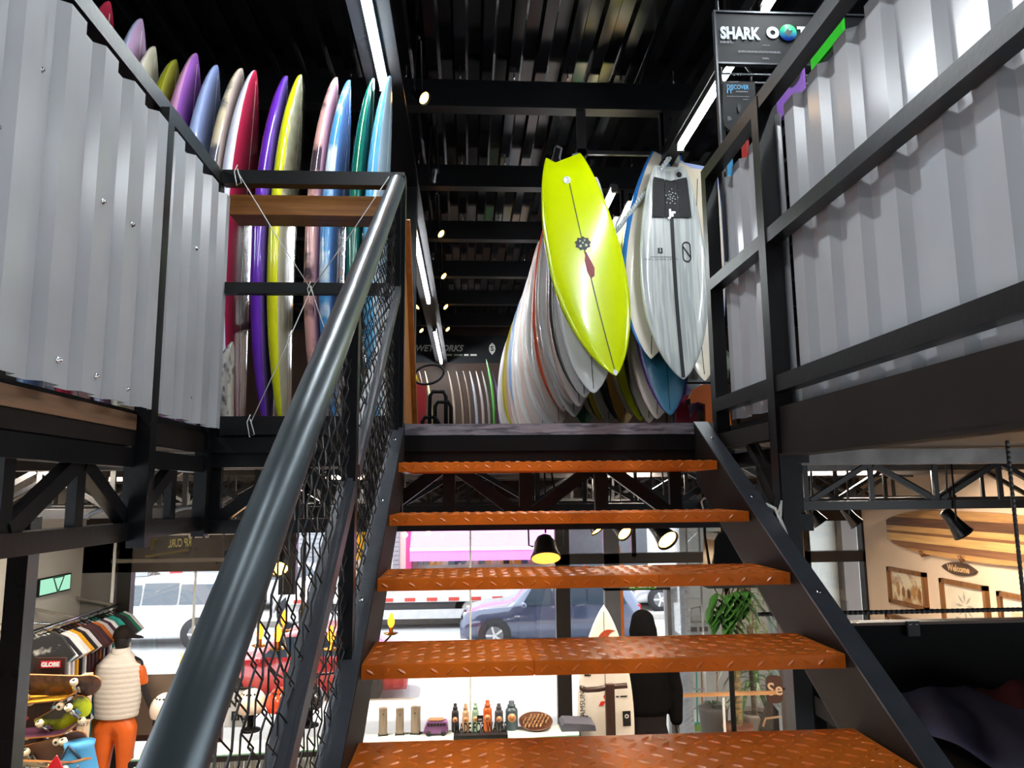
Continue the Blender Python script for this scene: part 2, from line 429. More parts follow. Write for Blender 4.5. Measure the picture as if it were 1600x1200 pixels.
MB().box(-1.085, -1.035, 3.05, 3.10, 3.24, 4.70).build('post', BLACK, g)
MB().box(-1.08, -1.04, -.2, -.15, 3.24, 4.70).build('post', BLACK, g)
s1 = sheet(-1.028, .2, 2.425, 3.67, 4.635, 1, g); s2 = sheet(-1.028, 2.485, 3.07, 3.665, 4.64, 1, g, .03)
scr = MB().lathe([(.009, 0), (.009, .002), (.005, .003), (.005, .008)], n=8, axis=(1, 0, 0)).mesh('screw', CHROME)
for par, y, z in ((s1, 1.74, 4.42), (s1, 2.05, 3.72), (s1, 1.86, 3.73), (s1, 2.3, 3.72), (s1, 2.02, 4.2), (s1, 1.6, 4.2), (s2, 2.75, 3.75), (s2, 2.72, 4.3), (s2, 2.98, 3.71), (s1, 2.2, 4.2), (s2, 2.6, 4.3)):
    o = link('screw', scr, par); o.location = (-1.028 + trap(y + (.03 if par is s2 else 0)), y, z); o.matrix_parent_inverse = Matrix.Translation(-root_loc(par))
MB().box(-1.10, -1.045, .0, 2.42, 3.605, 3.655).build('timber_plank', PINE, g)
MB().box(-1.09, -1.05, .0, 2.43, 3.555, 3.605).build('edge_angle', RUST, g)
MB().box(-1.09, -1.05, 2.48, 3.05, 3.57, 3.645).build('edge_angle', RUST, g)

g = thing('guard_railing', 'guard railing of white corrugated sheets behind black rails right of the stairs', 'railing', (1.05, 2, MZ))
for z0, z1 in ((4.742, 4.80), (4.245, 4.295), (3.725, 3.78)):
    MB().box(1.03, 1.08, -1.5, 3.05, z0, z1).build('rail', BLACK, g)
MB().box(1.03, 1.085, 3.045, 3.10, 3.5, 4.80).build('post', BLACK, g)
MB().box(1.026, 1.088, 2.44, 2.50, 3.3, 4.79).build('post', BLACK, g)
MB().box(1.03, 1.085, .2, .26, 3.5, 4.79).build('post', BLACK, g)
sheet(1.125, .1, 1.66, 3.69, 4.732, -1, g, .05); sheet(1.13, 1.62, 2.455, 3.69, 4.732, -1, g, .02); sheet(1.125, 2.45, 3.045, 3.69, 4.732, -1, g, .06)
MB().box(1.04, 1.075, -1.5, 2.44, 3.518, 3.675).build('fascia_beam', RUST, g)
MB().box(1.03, 1.10, -1.5, 2.44, 3.51, 3.52).build('beam_flange', RUST, g)
MB().bar((1.05, 2.50, 3.60), (1.05, 3.04, 3.60), .05, .06).build('edge_angle', RUST, g)
t = thing('steel_column', 'black steel column under the right railing beside the stairs', 'column', (1.06, 2.47, 0))
MB().box(1.03, 1.09, 2.435, 2.505, 0, 3.51).build('shaft', BLACK, t)
MB().box(.98, 1.14, 2.40, 2.54, 0, .012).build('base_plate', STEEL, t)
# bent plate at the node beside the stairs
t = thing('strut_bracket', 'loose bent steel strut with crimped end beside the right stringer', 'bracket', (1.06, 2.8, 3.4))
MB().bar((1.07, 2.78, 3.57), (1.06, 2.62, 3.46), .04, .03).build('strut', RUST, t)
MB().bar((1.06, 2.62, 3.46), (1.055, 2.5, 3.36), .06, .05).build('crimped_end', RUST, t)

# front guard left of the stairs: top rail, mid rail, timber and lashings
g = thing('front_guard', 'black front guard rail with timber plank before the standing surfboards', 'railing', (-.65, 3.07, MZ))
MB().box(-1.03, -.27, 3.05, 3.10, 4.695, 4.755).build('top_rail', BLACK, g)
MB().box(-1.03, -.30, 3.05, 3.09, 4.222, 4.268).build('mid_rail', BLACK, g)
MB().box(-.31, -.265, 3.05, 3.10, 3.3, 4.74).build('post', BLACK, g)
MB().box(-1.03, -.32, 3.16, 3.30, 4.60, 4.69).build('timber', PLYH, g)
CORD = mat('white_cord', '#d9d9d4', .6)
t = thing('lashing_cord', 'thin white cord lashed across the front guard rail', 'cord', (-.65, 3.04, 4.2))
A = at(372, 270, Y=3.04); B = at(486, 452, Y=3.04); Cc = at(608, 276, Y=3.04); D_ = at(392, 660, Y=3.04); E_ = at(520, 545, Y=3.04)
for a, b in ((A, B), (Cc, B), (B, D_), (B, E_)):
    MB().tube([a, (a + b) / 2 + Vector((0, 0, -.008)), b], .0022, 5).build('strand', CORD, t)
for p in (A, B, D_):
    MB().tube([p + Vector((.0, -.012, .012)), p + Vector((.02, -.015, -.05)), p + Vector((.0, -.01, -.06)), p + Vector((-.012, -.012, .0)), p + Vector((0, -.012, .03))], .0022, 5).build('knot', CORD, t)

# triangular timber end panel of the rack
g = thing('rack_end_panel', 'tapered plywood end panel right of the standing surfboards', 'rack', (-.29, 3.5, MZ))
MB().prism([(3.14, MZ), (3.9, MZ), (3.32, 4.62), (3.14, 4.66)], lambda a, b: (-.300, a, b), (.018, 0, 0)).build('panel', PLY, g)
MB().bar((-.272, 3.2, 4.6), (-.272, 3.84, MZ + .03), .018, .03, up=(1, 0, 0)).build('edge_batten', wood('plank_pale', '#c48a48', '#a06a30', along=2), g)

# ------------------------------------------------------------------ stair railing: pipe, posts, mid bar, expanded mesh
g = thing('stair_railing', 'stair railing with thick steel pipe handrail and expanded metal infill', 'railing', (-.3, 2, 3))
hr = [(-.3, 3.055, 4.71), (-.3, 1.42, 3.56), (-.3, .6, 2.96)]
MB().tube(hr, .034, 28).build('handrail', PIPE, g)
hz = lambda y: 4.71 - (3.055 - y) * .705
mz_ = lambda y: 4.298 - (3.135 - y) * .715
MB().box(-.318, -.282, 1.905, 1.945, 2.2, hz(1.92) - .03).build('post', BLACK, g)
for a, b in ((1.96, 3.12), (.7, 1.90)):
    o = MB().bar((-.3, a, mz_(a)), (-.3, b, mz_(b)), .042, .04).build('mid_bar', GREYP, g)
    MB().bar((-.294, a, mz_(a) + .022), (-.294, b, mz_(b) + .022), .012, .006).build('cover_strip', mat('grey_strip', '#3c3e44', .5), o)
MB().box(-.318, -.282, 3.03, 3.06, 3.64, 4.70).build('post', BLACK, g)
def mesh_infill(lo, hi, y0, y1, X):
    m_ = MB(); cy, cz = .034, .055; rows = int(2.2 / cz); r_ = .0019
    ny = int((y1 - y0) / cy)
    for i in range(ny):
        ya = y0 + i * cy; run = []
        z = min(lo(ya), lo(ya + cy)) - .05; top = max(hi(ya), hi(ya + cy)) + .05; k = 0; z = math.floor(z / cz) * cz; k = int(round(z / cz))
        while z < top:
            # each strand swings between neighbours: together the strands form diamonds
            sw = cy * .46 if (k // 2 + i) % 2 else -cy * .46
            yy = ya + cy / 2 + sw; x = X + (.004 if k % 2 else -.004)
            if lo(yy) - .01 < z < hi(yy) + .01: run.append((x, yy, z))
            elif len(run) > 1: m_.tube(run, r_, 4, smooth=False); run = []
            else: run = []
            z += cz / 2; k += 1
        if len(run) > 1: m_.tube(run, r_, 4, smooth=False)
    return m_
MESHM = mat('black_mesh', '#141416', .45, metal=.3)
mesh_infill(lambda y: mz_(y) + .01, lambda y: hz(y) - .03, .85, 3.03, -.303).build('expanded_mesh', MESHM, g, kind='stuff')
mesh_infill(lambda y: sp(y) + .0, lambda y: mz_(y) - .01, .95, 3.03, -.303).build('expanded_mesh', MESHM, g, kind='stuff')

# ================================================================== SURFBOARDS
class Board:
    """surfboard shape: length along +Z (0 tail, L nose), width X, deck towards -Y"""
    def __init__(s, L, W, T=.062, nose=.10, tailw=.42, wide=.54, nexp=.75, rn=.13, rt=.06, notch=0., texp=.8):
        s.L, s.W, s.T, s.rn, s.rt, s.notch, s.nose, s.tailw, s.wide, s.nexp, s.texp = L, W, T, rn, rt, notch, nose, tailw, wide, nexp, texp
    def hw(s, t):
        h = s.W / 2
        if t >= s.wide:
            q = (t - s.wide) / (1 - s.wide); return max(.004, h * (1 - q ** 2.1) ** s.nexp)
        q = (s.wide - t) / s.wide
        return h * (s.tailw + (1 - s.tailw) * (1 - q ** 2.0) ** s.texp)
    def rock(s, t):
        return -(s.rn * max(0, (t - .42) / .58) ** 2.2 + s.rt * max(0, (.42 - t) / .42) ** 2)
    def th(s, t):
        return s.T * (max(.0, 1 - abs(2 * t - 1) ** 3.2) * .85 + .15)
    def z(s, t, u):
        return t * s.L + (s.notch * (1 - abs(u)) * max(0, 1 - t / .12) if s.notch else 0)
    def deck(s, t, u, off=.0015):
        c = min(1, abs(u)) ** (1 / .62); sn = math.sqrt(max(0, 1 - c * c)) ** .55
        return Vector((u * s.hw(t), s.rock(t) - s.th(t) / 2 * sn - off, s.z(t, u)))
    def mesh(s, mats, band=.45, n=26, m=20, name='blank', deckband=None):
        mb = MB(); vs = []; fs = []; mi = []
        ts = [.5 - .5 * math.cos(math.pi * i / (n - 1)) for i in range(n)]; ts[0] = 0; ts[-1] = 1
        for t in ts:
            for j in range(m):
                a = 2 * math.pi * (j + .5) / m
                c, q = math.cos(a), math.sin(a)
                u = math.copysign(abs(c) ** .62, c)
                y = -math.copysign(abs(q) ** .55, q) * s.th(t) / 2
                vs.append((u * s.hw(t), s.rock(t) + y, s.z(t, u)))
        for i in range(n - 1):
            for j in range(m):
                a = i * m + j; b = i * m + (j + 1) % m
                fs.append((a, b, b + m, a + m))
                am = 2 * math.pi * (j + 1) / m; qq = math.sin(am)
                mi.append(0 if qq > band else (2 if qq < -band else 1))
        fs.append(tuple(range(m))[::-1]); mi.append(1); fs.append(tuple(range((n - 1) * m, n * m))); mi.append(1)
        mb.v = vs; mb.f = [list(f) for f in fs]; mb.mi = mi; mb.sm = [True] * len(fs)
        me = mb.mesh(name, mats)
        for p in me.polygons[-2:]: p.use_smooth = False
        return me
    def strip(s, t0, t1, halfw, off=.002, n=24, u0=0.):
        """a strip along the deck's middle, halfw in metres"""
        vs = []; fs = []
        for i in range(n + 1):
            t = t0 + (t1 - t0) * i / n; h = max(s.hw(t), .02)
            vs += [s.deck(t, max(-1, u0 - halfw / h), off), s.deck(t, min(1, u0 + halfw / h), off)]
            if i: fs.append((2 * i - 2, 2 * i - 1, 2 * i + 1, 2 * i))
        return MB().add(vs, fs, True)
    def put(s, x, z, off=.003):
        """deck point at local metres (x across, z along)"""
        t = min(.999, max(.001, z / s.L)); return s.deck(t, max(-1, min(1, x / max(s.hw(t), .01))), off)
    def patch(s, poly, off=.003):
        return MB().add([s.put(a, b, off) for a, b in poly], [tuple(range(len(poly)))])
def gloss(name, h, var=.06, **k): return mat('gloss_' + name, h, .16, coat=.7, var=var, **k)
def fin(mb, x, y, z, h=.11, b=.11, sgn=1):
    pr = [(0, 0), (b * .5, 0), (b, 0), (b * .55, h * .55), (b * .1, h), (-b * .12, h * .98), (b * .1, h * .55)]
    mb.prism([(0, 0), (b, 0), (b * .62, h * .5), (b * .1, h), (-b * .15, h), (b * .05, h * .5)], lambda a, q: (x - .004, y + q, z + a), (.008, 0, 0))

# ---- left: boards standing on their tails in the rack, edge-on
LB = [  # tip px, deck, rail, bottom, label, length bias
    ((122, -40), '#6a86b4', '#9db4d6', '#6a86b4', 'steel-blue surfboard behind the left railing, nearest the viewer'),
    ((170, 0), '#b03048', '#c03850', '#803040', 'crimson surfboard just showing over the left railing'),
    ((220, 27), '#c9a8cc', '#c2c8e8', '#8f7fc0', 'white-railed lilac surfboard standing behind the railing top left'),
    ((240, 70), '#ddd6bd', '#e2dccb', '#ded4b4', 'cream surfboard standing left of the olive one'),
    ((274, 91), '#b7b64a', '#8a8c1e', '#9a9a2a', 'olive-green surfboard standing left of the magenta-purple one'),
    ((306, 81), '#9a5fb4', '#c08ab0', '#a05a9a', 'magenta-purple surfboard with pale pink rail in the left rack'),
    ((338, 99), '#8f9fce', '#9fb0d8', '#8494c4', 'pale periwinkle-blue surfboard in the left rack'),
    ((377, 105), '#c9b8b0', '#d8c8a8', '#d0b890', 'tan surfboard with grey marbled rail in the left rack'),
    ((398, 108), '#b02a48', '#dfe0f4', '#e4e2f0', 'crimson surfboard with a broad white rail in the left rack'),
    ((447, 116), '#7b5fc0', '#6b30b8', '#5a28a0', 'deep violet surfboard in the left rack'),
    ((469, 114), '#cfd2b0', '#e2e41e', '#d8e010', 'neon yellow surfboard with pale deck wrapped in film, left rack'),
    ((525, 119), '#c99aac', '#e0a6a0', '#d89a96', 'salmon-pink surfboard with dark marbling in the left rack'),
    ((545, 123), '#5f86c8', '#4f9ad8', '#3f7ac0', 'blue and white marbled surfboard in the left rack'),
    ((582, 120), '#0f5a4a', '#0c6a54', '#0a5a48', 'dark green surfboard in the left rack'),
    ((609, 117), '#b6d0e4', '#62b2e2', '#58a8da', 'sky-blue surfboard with pale deck, rightmost in the left rack'),
]
for i, (tip, dk, rl, bt, lab) in enumerate(LB):
    p = at(*tip, Y=4.05); L = p.z - MZ - .02
    bd = Board(L, .48, .085, rn=.07, rt=.06, tailw=.42, wide=.54, nexp=.62)
    kw = {}
    if 'marbl' in lab:
        rm = gloss('m%d' % i, rl, mix={7: '#5a5a66', 11: '#4a3a46', 12: '#d8e8f4'}[i], mixs=5, mixt=.56)
    else: rm = gloss('r%d' % i, rl)
    t = thing('surfboard', lab, 'surfboard', (p.x - .066, 4.05, MZ + .01), 'surfboards standing in the left rack')
    o = link('blank', bd.mesh([gloss('d%d' % i, dk), rm, gloss('b%d' % i, bt)], band=.55), t); o.matrix_parent_inverse = Matrix()
    q = bd.strip(.04, .97, .004).build('stringer', mat('pale_stringer', '#e6e0d0', .4), t); q.matrix_parent_inverse = Matrix()
    t.rotation_euler = (0, 0, R(90) + R((i * 37 % 7 - 3) * .8))
    if 'film' in lab:
        vs = []; fs = []
        for k in range(15):
            for j in range(7):
                tt = .62 + .36 * k / 14; u = -1.0 + 2.0 * j / 6
                pt = bd.deck(tt, u * .98, .012 + .008 * math.sin(k * 2.1 + j * 1.7)); vs.append(pt)
                if k and j: a = k * 7 + j; fs.append((a, a - 1, a - 8, a - 7))
        q = MB().add(vs, fs, True).build('film_wrap', glass('plastic_film', '#f4f4f4', .10, .12), t); q.matrix_parent_inverse = Matrix()
# rack rails that hold the standing boards
t = thing('board_rack', 'low black rack rails holding the standing surfboards', 'rack', (-1, 4.0, MZ))
for y, z in ((4.55, 4.4), (4.42, MZ + .05)): MB().box(-2.4, -.45, y, y + .04, z, z + .04).build('rail', BLACK, t)
for x in (-2.4, -.49): MB().box(x, x + .04, 4.55, 4.59, MZ, 4.44).build('upright', BLACK, t)
# boards of a second rack, behind the rail's foot
for i, (px, h, lab) in enumerate(((352, '#c8c4bc', 'speckled off-white short board leaning low in the left corner'), )):
    bd = Board(.42, .2, .05, rn=.04, rt=.03); p = at(px, 640, Y=3.5)
    t = thing('surfboard', lab, 'surfboard', (p.x, 3.5, MZ + .01)); t.rotation_euler = (0, R(-10), R(90))
    o = link('blank', bd.mesh([gloss('sp', h, mix='#6a6670', mixs=20, mixt=.62)] * 3), t); o.matrix_parent_inverse = Matrix()

# ---- hanging boards, tail up, in two rows
HR = thing('hanging_rack', 'black ceiling-hung frame from which the surfboards hang', 'rack', (1.2, 8, 6))
for x in (.885, 1.55):
    MB().box(x - .045, x + .045, 5.46, 13.2, 6.0, 6.04).build('rail', STEEL, HR)
    for y in BEAMY[6:11]: MB().box(x - .035, x + .035, y - .02, y + .02, 6.0, 6.37).build('hanger', STEEL, HR)
for y in BEAMY[6:11]: MB().box(.87, 1.57, y - .015, y + .015, 6.0, 6.03).build('cross_bar', STEEL, HR)
def hang(bd, tail, roll, yaw=0., pitch=0., **k):
    t = thing('surfboard', k['label'], 'surfboard', tail, k.get('group'))
    t.rotation_mode = 'XYZ'
    m_ = Matrix.Rotation(R(yaw), 4, 'Z') @ Matrix.Rotation(R(roll), 4, 'Y') @ Matrix.Rotation(R(pitch), 4, 'X') @ Matrix.Rotation(math.pi, 4, 'Y')
    t.rotation_euler = m_.to_euler()
    return t
def loc0(o): o.matrix_parent_inverse = Matrix(); return o
INK = mat('ink_black', '#121214', .4); REDI = mat('ink_red', '#8e2a22', .4); WHT = mat('ink_white', '#ececec', .4)
# yellow fish
p = at(878, 246, Y=5.35); q_ = at(958, 590, Y=5.35)
Ly = (q_ - p).length
bd = Board(Ly, .575, .062, tailw=.46, wide=.50, nexp=.78, notch=.17, rn=.10, rt=.04)
roll = -math.degrees(math.atan2(q_.x - p.x, p.z - q_.z))
t = hang(bd, p, roll, yaw=4, label='neon yellow swallow-tail surfboard hanging in front, black line and red drop')
YEL = gloss('yellow', '#d6e800', var=.02)
loc0(link('blank', bd.mesh([YEL, YEL, YEL], n=40, m=28), t))
loc0(link('hang_cord', MB().tube([(0, 0, .12), (.02, 0, .0), (-.02, .02, -.08), (0, .06, -.12)], .007, 6).mesh('hang_cord', mat('cord_dark0', '#6a7078', .6)), t))
loc0(bd.strip(.10, .985, .0035).build('stringer', INK, t))
loc0(bd.patch([(.0 + .028 * math.cos(a) - .004, .52 * Ly - .0 + .06 * math.sin(a)) for a in [k * math.pi / 8 for k in range(16)]][:0] or
     [(-.008, .44 * Ly), (-.03, .485 * Ly), (-.045, .52 * Ly), (-.03, .555 * Ly), (.0, .565 * Ly), (.018, .53 * Ly), (.016, .48 * Ly)], .004).build('red_drop', REDI, t))
dl = MB()
for a0, r_ in ((0, .052),):
    dl.add([bd.put(.052 * math.cos(a) * (1 + .25 * (k % 2)), .405 * Ly + .045 * math.sin(a) * (1 + .25 * (k % 2)), .0035) for k, a in enumerate([j * math.pi / 9 for j in range(18)])], [tuple(range(18))])
lg = loc0(dl.build('emblem', INK, t))
em = MB()
for cx, cz, rr in ((-.022, .415, .011), (.022, .415, .011), (0, .402, .008), (-.018, .392, .007), (.018, .392, .007)):
    em.add([bd.put(cx + rr * math.cos(a), cz * Ly + rr * math.sin(a), .005) for a in [j * math.pi / 5 for j in range(10)]], [tuple(range(10))])
loc0(em.build('emblem_eyes', mat('emblem_grey', '#a8b890', .4), lg))
pl = MB(); pl.lathe([(.03, 0), (.03, .004), (.02, .005), (.02, .002)], bd.put(.015, .1 * Ly, .001), 16, (0, -1, 0)); loc0(pl.build('leash_plug', WHT, t))
loc0(bd.patch([(-.235 + .47, .03 * Ly), (.22, .07 * Ly), (.20, .07 * Ly), (.215, .03 * Ly)], .003).build('tail_mark', REDI, t))
loc0(bd.patch([(-.02, .985 * Ly), (0, .999 * Ly), (.02, .985 * Ly), (.0, .97 * Ly)], .004).build('nose_guard', WHT, t))
# grey carbon board
p = at(1043, 262, Y=5.3); q_ = at(1061, 596, Y=5.3); Lg = (q_ - p).length
bd = Board(Lg, .51, .062, tailw=.44, wide=.53, nexp=.72, notch=.07, rn=.10, rt=.04)
roll = -math.degrees(math.atan2(q_.x - p.x, p.z - q_.z))
t = hang(bd, p, roll, yaw=2, label='grey brushed surfboard hanging in front with black tail pad and black stripe')
GREYB = mat('brushed_grey', '#b9bcb8', .3, mix='#9da2a2', mixs=3, mixt=.5, stretch=(16, 4, .7), coat=.4)
RAILG = gloss('pale_grey', '#c9cec8')
loc0(link('blank', bd.mesh([GREYB, RAILG, RAILG], n=40, band=.35), t))
loc0(bd.strip(.25, .992, .014).build('stripe', INK, t))
pad = MB()
for u0, u1 in ((-.72, -.26), (-.24, .24), (.26, .72)):
    vs = []; fs = []
    for k in range(13):
        tt = .055 + .195 * k / 12 + (.012 if abs(u0 + u1) > .1 else 0) * 0
        for j in range(5):
            u = u0 + (u1 - u0) * j / 4
            vs.append(bd.deck(tt, u * (.86 + .14 * k / 12) / max(.75, bd.hw(tt) / bd.hw(.2)), .012))
            if k and j: a = k * 5 + j; fs.append((a, a - 1, a - 6, a - 5))
    pad.add(vs, fs, False)
pd = loc0(pad.build('tail_pad', mat('pad_foam', '#141416', .75, bump=.6, bs=90), t))
dots = MB()
for k in range(18):
    a = k * 2.4; rr = .012 + .0035 * k
    dots.add([bd.put(rr * math.cos(a) * .7 + .005 * math.cos(b), .155 * Lg + rr * math.sin(a) + .005 * math.sin(b), .0145) for b in [j * math.pi / 3 for j in range(6)]], [tuple(range(6))])
loc0(dots.build('perforation', mat('pad_dots', '#a9aeae', .5), pd))
loc0(letters('Jr', .075, lambda a, b: bd.put(-a, .232 * Lg - b, .0145), WHT, pd, bold=.004))
# oval link mark, print lines
ov = MB(); ro = []; ri = []
def stadium(w, h, n=10): return [(w * math.cos(a), h + w * math.sin(a)) for a in [math.pi * k / n for k in range(n + 1)]] + [(w * math.cos(a), -h + w * math.sin(a)) for a in [math.pi + math.pi * k / n for k in range(n + 1)]]
cx, cz = -.10, .41 * Lg
so_, si_ = stadium(.034, .045), stadium(.024, .045); k_ = len(so_)
ov.add([bd.put(cx + a, cz + b, .004) for a, b in so_] + [bd.put(cx + a, cz + b, .004) for a, b in si_], [(i, (i + 1) % k_, k_ + (i + 1) % k_, k_ + i) for i in range(k_)])
ov.add([bd.put(cx + a, cz + b, .004) for a, b in ((-.03, .036), (-.022, .044), (.03, -.036), (.022, -.044))], [(0, 1, 2, 3)])
loc0(ov.build('oval_mark', INK, t))
loc0(bd.patch([(.10 + a, .405 * Lg + b) for a, b in ((-.018, -.02), (.018, -.02), (.018, .02), (-.018, .02))], .004).build('square_mark', INK, t))
loc0(letters('I', .04, lambda a, b: bd.put(.10 - a, .405 * Lg - b, .006), WHT, t))
loc0(letters('GREAT WHITE TWIN', .022, lambda a, b: bd.put(.095 + a, .445 * Lg + b, .004), INK, t, spacing=1.25))
loc0(bd.strip(.4335, .4355, .085, .004, n=2, u0=.095 / bd.hw(.435)).build('print_line', INK, t))
pl = MB(); pl.lathe([(.022, 0), (.022, .004), (.014, .005), (.014, .002)], bd.put(-.07, .03 * Lg, .001), 14, (0, -1, 0)); loc0(pl.build('leash_plug', INK, t))

# shared shapes for the rows
shp = [Board(1.86, .50, .058, nexp=.7), Board(1.94, .48, .056, nexp=.66), Board(1.80, .53, .06, nexp=.78, notch=.05)]
rowcols = {}
def satin(h): return mat('satin_' + h, h, .3, coat=.15, var=.03)
def row_mesh(k, dk, rl, bt):
    key = (k, dk, rl, bt)
    if key not in rowcols: rowcols[key] = shp[k].mesh([satin(dk), satin(rl), satin(bt)], n=18, m=14, name='blank')
    return rowcols[key]
strm = [s.strip(.03, .98, .003, n=16).mesh('stringer', INK) for s in shp]
gm = MB(); [gm.add([shp[0].put(.006 * 0 + a, .5 * 1.86 + b, .003) for a, b in ((-.03, -.05), (.0, -.03), (.03, -.06), (.02, .02), (.035, .06), (0, .03), (-.03, .055), (-.015, 0))], [tuple(range(8))])]
marks = gm.mesh('print', INK)
W1, W2, W3 = '#e9e3e0', '#e2d6d0', '#f0ece8'
hcord = MB().tube([(0, 0, .06), (.02, 0, -.02), (-.015, 0, -.09), (.0, 0, -.16)], .006, 6).mesh('hang_cord', mat('cord_dark', '#5a5f66', .6))
def row_board(k, x, y, zt, roll, yaw, cols, label, mark=False, group='surfboards hanging in the long left row'):
    t = hang(shp[k], (x, y, zt), roll, yaw, label=label, group=group)
    loc0(link('blank', row_mesh(k, *cols), t)); loc0(link('stringer', strm[k], t))
    if mark: loc0(link('print', marks, t))
    loc0(link('hang_cord', hcord, t))
    return t
# first white board behind the yellow one
p = at(905, 618, Y=5.55)
row_board(1, .90, 5.55, p.z + 1.94 * .88, -.5, 3, ('#ece9e8', '#f2f0ee', '#ece9e8'), 'white surfboard directly behind the neon yellow one', group=None).scale = (1, 1, .88)
row_board(0, .885, 5.68, p.z + 1.86 * .9 - .02, 1, 6, ('#d9d4d0', '#4a4442', '#d9d4d0'), 'white surfboard with a dark rail line, second behind the yellow one', group=None).scale = (1, 1, .9)
special = {6: ('#e8dcd4', '#e2552a', '#e8dcd4', 'white surfboard with an orange-red rail in the long left row'),
           24: ('#f0a070', '#f06a20', '#f0a070', 'orange surfboard far down the long left row'),
           26: ('#e8d060', '#d6d820', '#e8d060', 'yellow-railed surfboard far down the long left row'),
           30: ('#f4d8c0', '#ee7a30', '#f4d8c0', 'pale orange surfboard at the far end of the long left row'),
           20: ('#bcd0e6', '#8fb0dc', '#bcd0e6', 'pale blue surfboard far down the long left row')}
ORD = ['third', 'fourth', 'fifth', 'sixth', 'seventh', 'eighth', 'ninth', 'tenth', 'eleventh', 'twelfth', 'thirteenth', 'fourteenth', 'fifteenth', 'sixteenth', 'seventeenth', 'eighteenth', 'nineteenth', 'twentieth'] + ['twenty-' + w for w in ('first', 'second', 'third', 'fourth', 'fifth', 'sixth', 'seventh', 'eighth', 'ninth')] + ['thirtieth'] + ['thirty-' + w for w in ('first', 'second', 'third', 'fourth', 'fifth', 'sixth')]
for k in range(33):
    y = 5.78 + .195 * k
    x = .878 - .004 * k + .012 * math.sin(k * 1.9); zt = 5.99 - .003 * k + .02 * math.sin(k * 2.3)
    if k in special:
        c = special[k]; row_board(k % 3, x, y, zt, 1.2 * math.sin(k), 8 + 2 * math.sin(k * 1.3), c[:3], c[3], group=None)
    else:
        cc = [(W1, W3, W1), (W2, '#e8c8bc', W2), (W3, W3, W2), ('#e4d0c6', W1, W2)][k % 4]
        row_board(k % 3, x, y, zt, 1.2 * math.sin(k), 8 + 2 * math.sin(k * 1.3), cc, 'plain white surfboard hanging in the long left row, %s counting from the yellow one' % ORD[k], mark=True)
# right row behind the grey board
RR = [('#2e6a86', '#4a2a7a', '#2e6a86', 'teal surfboard with purple rail and white pinline behind the grey one', 1, .22, -.10),
      ('#e2d8c4', '#2a78c8', '#e2d8c4', 'cream surfboard with bright blue rail behind the grey one', 2, .16, .18),
      ('#e4d2c6', '#d8c0b2', '#d8c8b8', 'blush-cream surfboard behind the blue-railed one', 0, 0, 0),
      ('#d9cdbb', '#3a3236', '#d9cdbb', 'cream surfboard with dark rail in the right row', 1, 0, 0),
      ('#cfd40e', '#cfd40e', '#cfd40e', 'neon yellow surfboard in the right row behind the grey one', 2, 0, 0),
      ('#e6dcc8', '#cdbca4', '#e6dcc8', 'ivory surfboard with sand rail in the right row', 0, 0, 0),
      ('#c89a4a', '#2a1c14', '#c89a4a', 'amber surfboard with black rail in the right row', 1, 0, 0),
      ('#2a2c30', '#3c4044', '#2a2c30', 'charcoal surfboard in the right row', 0, 0, 0),
      ('#d8d0c0', '#c8c0ae', '#d8d0c0', 'bone-coloured surfboard in the right row', 1, 0, 0),
      ('#d6c23a', '#221c18', '#d6c23a', 'mustard surfboard with black rail in the right row', 0, 0, 0),
      ('#dcc8ae', '#b89a7a', '#dcc8ae', 'sand-coloured surfboard in the right row', 2, 0, 0),
      ('#1e5a3a', '#1e5a3a', '#1e5a3a', 'bottle-green surfboard in the right row', 0, 0, 0),
      ('#dcc8b4', '#c8a888', '#dcc8b4', 'light tan surfboard in the right row', 1, 0, 0),
      ('#3a6a2a', '#2a4a20', '#3a6a2a', 'moss-green surfboard in the right row', 2, 0, 0),
      ('#cdbba2', '#b8a284', '#cdbba2', 'khaki surfboard in the right row', 0, 0, 0),
      ('#c8b090', '#8a5a3a', '#c8b090', 'fawn surfboard with brown rail in the right row', 1, 0, 0)]
for i, (dk, rl, bt, lab, k, dz, dx) in enumerate(RR[:12]):
    y = 5.30 + .17 * i; x = 1.46 - .004 * i + (.03 if i == 0 else 0)
    if i == 0: row_board(1, 1.50, 5.5, at(1050, 650, Y=5.5).z + 1.93, 1, 2, (dk, rl, bt), lab, group=None)
    elif i == 1: row_board(2, 1.53, 5.46, at(1004, 567, Y=5.46).z + 1.64, 7.2, 3, (dk, rl, bt), lab, group=None).scale = (1, 1, .915)
    else:
        y = 5.64 + .17 * (i - 2); nz = at(1014 - 12 * (i - 2), (652, 668, 658, 664, 660)[i % 5], Y=y); rl_ = 6 + 1.2 * math.sin(i)
        row_board(k, nz.x + shp[k].L * math.sin(R(rl_)), y, nz.z + shp[k].L * math.cos(R(rl_)) - .0, rl_, 8, (dk, rl, bt), lab, group='surfboards hanging in the right row')
# swallow tail of the board beside the grey one
p = at(1082, 264, Y=5.45)
bd = Board(1.7, .5, .06, tailw=.62, wide=.5, notch=.06)
t = hang(bd, (p.x, 5.42, p.z), 2, 10, label='cream swallow-tail surfboard with blue edge line right of the grey one')
loc0(link('blank', bd.mesh([gloss('ivory2', '#e4d8c0'), gloss('bluedge', '#a8b4e0'), gloss('ivory2', '#e4d8c0')]), t))
loc0(bd.strip(.05, .97, .003).build('stringer', INK, t))
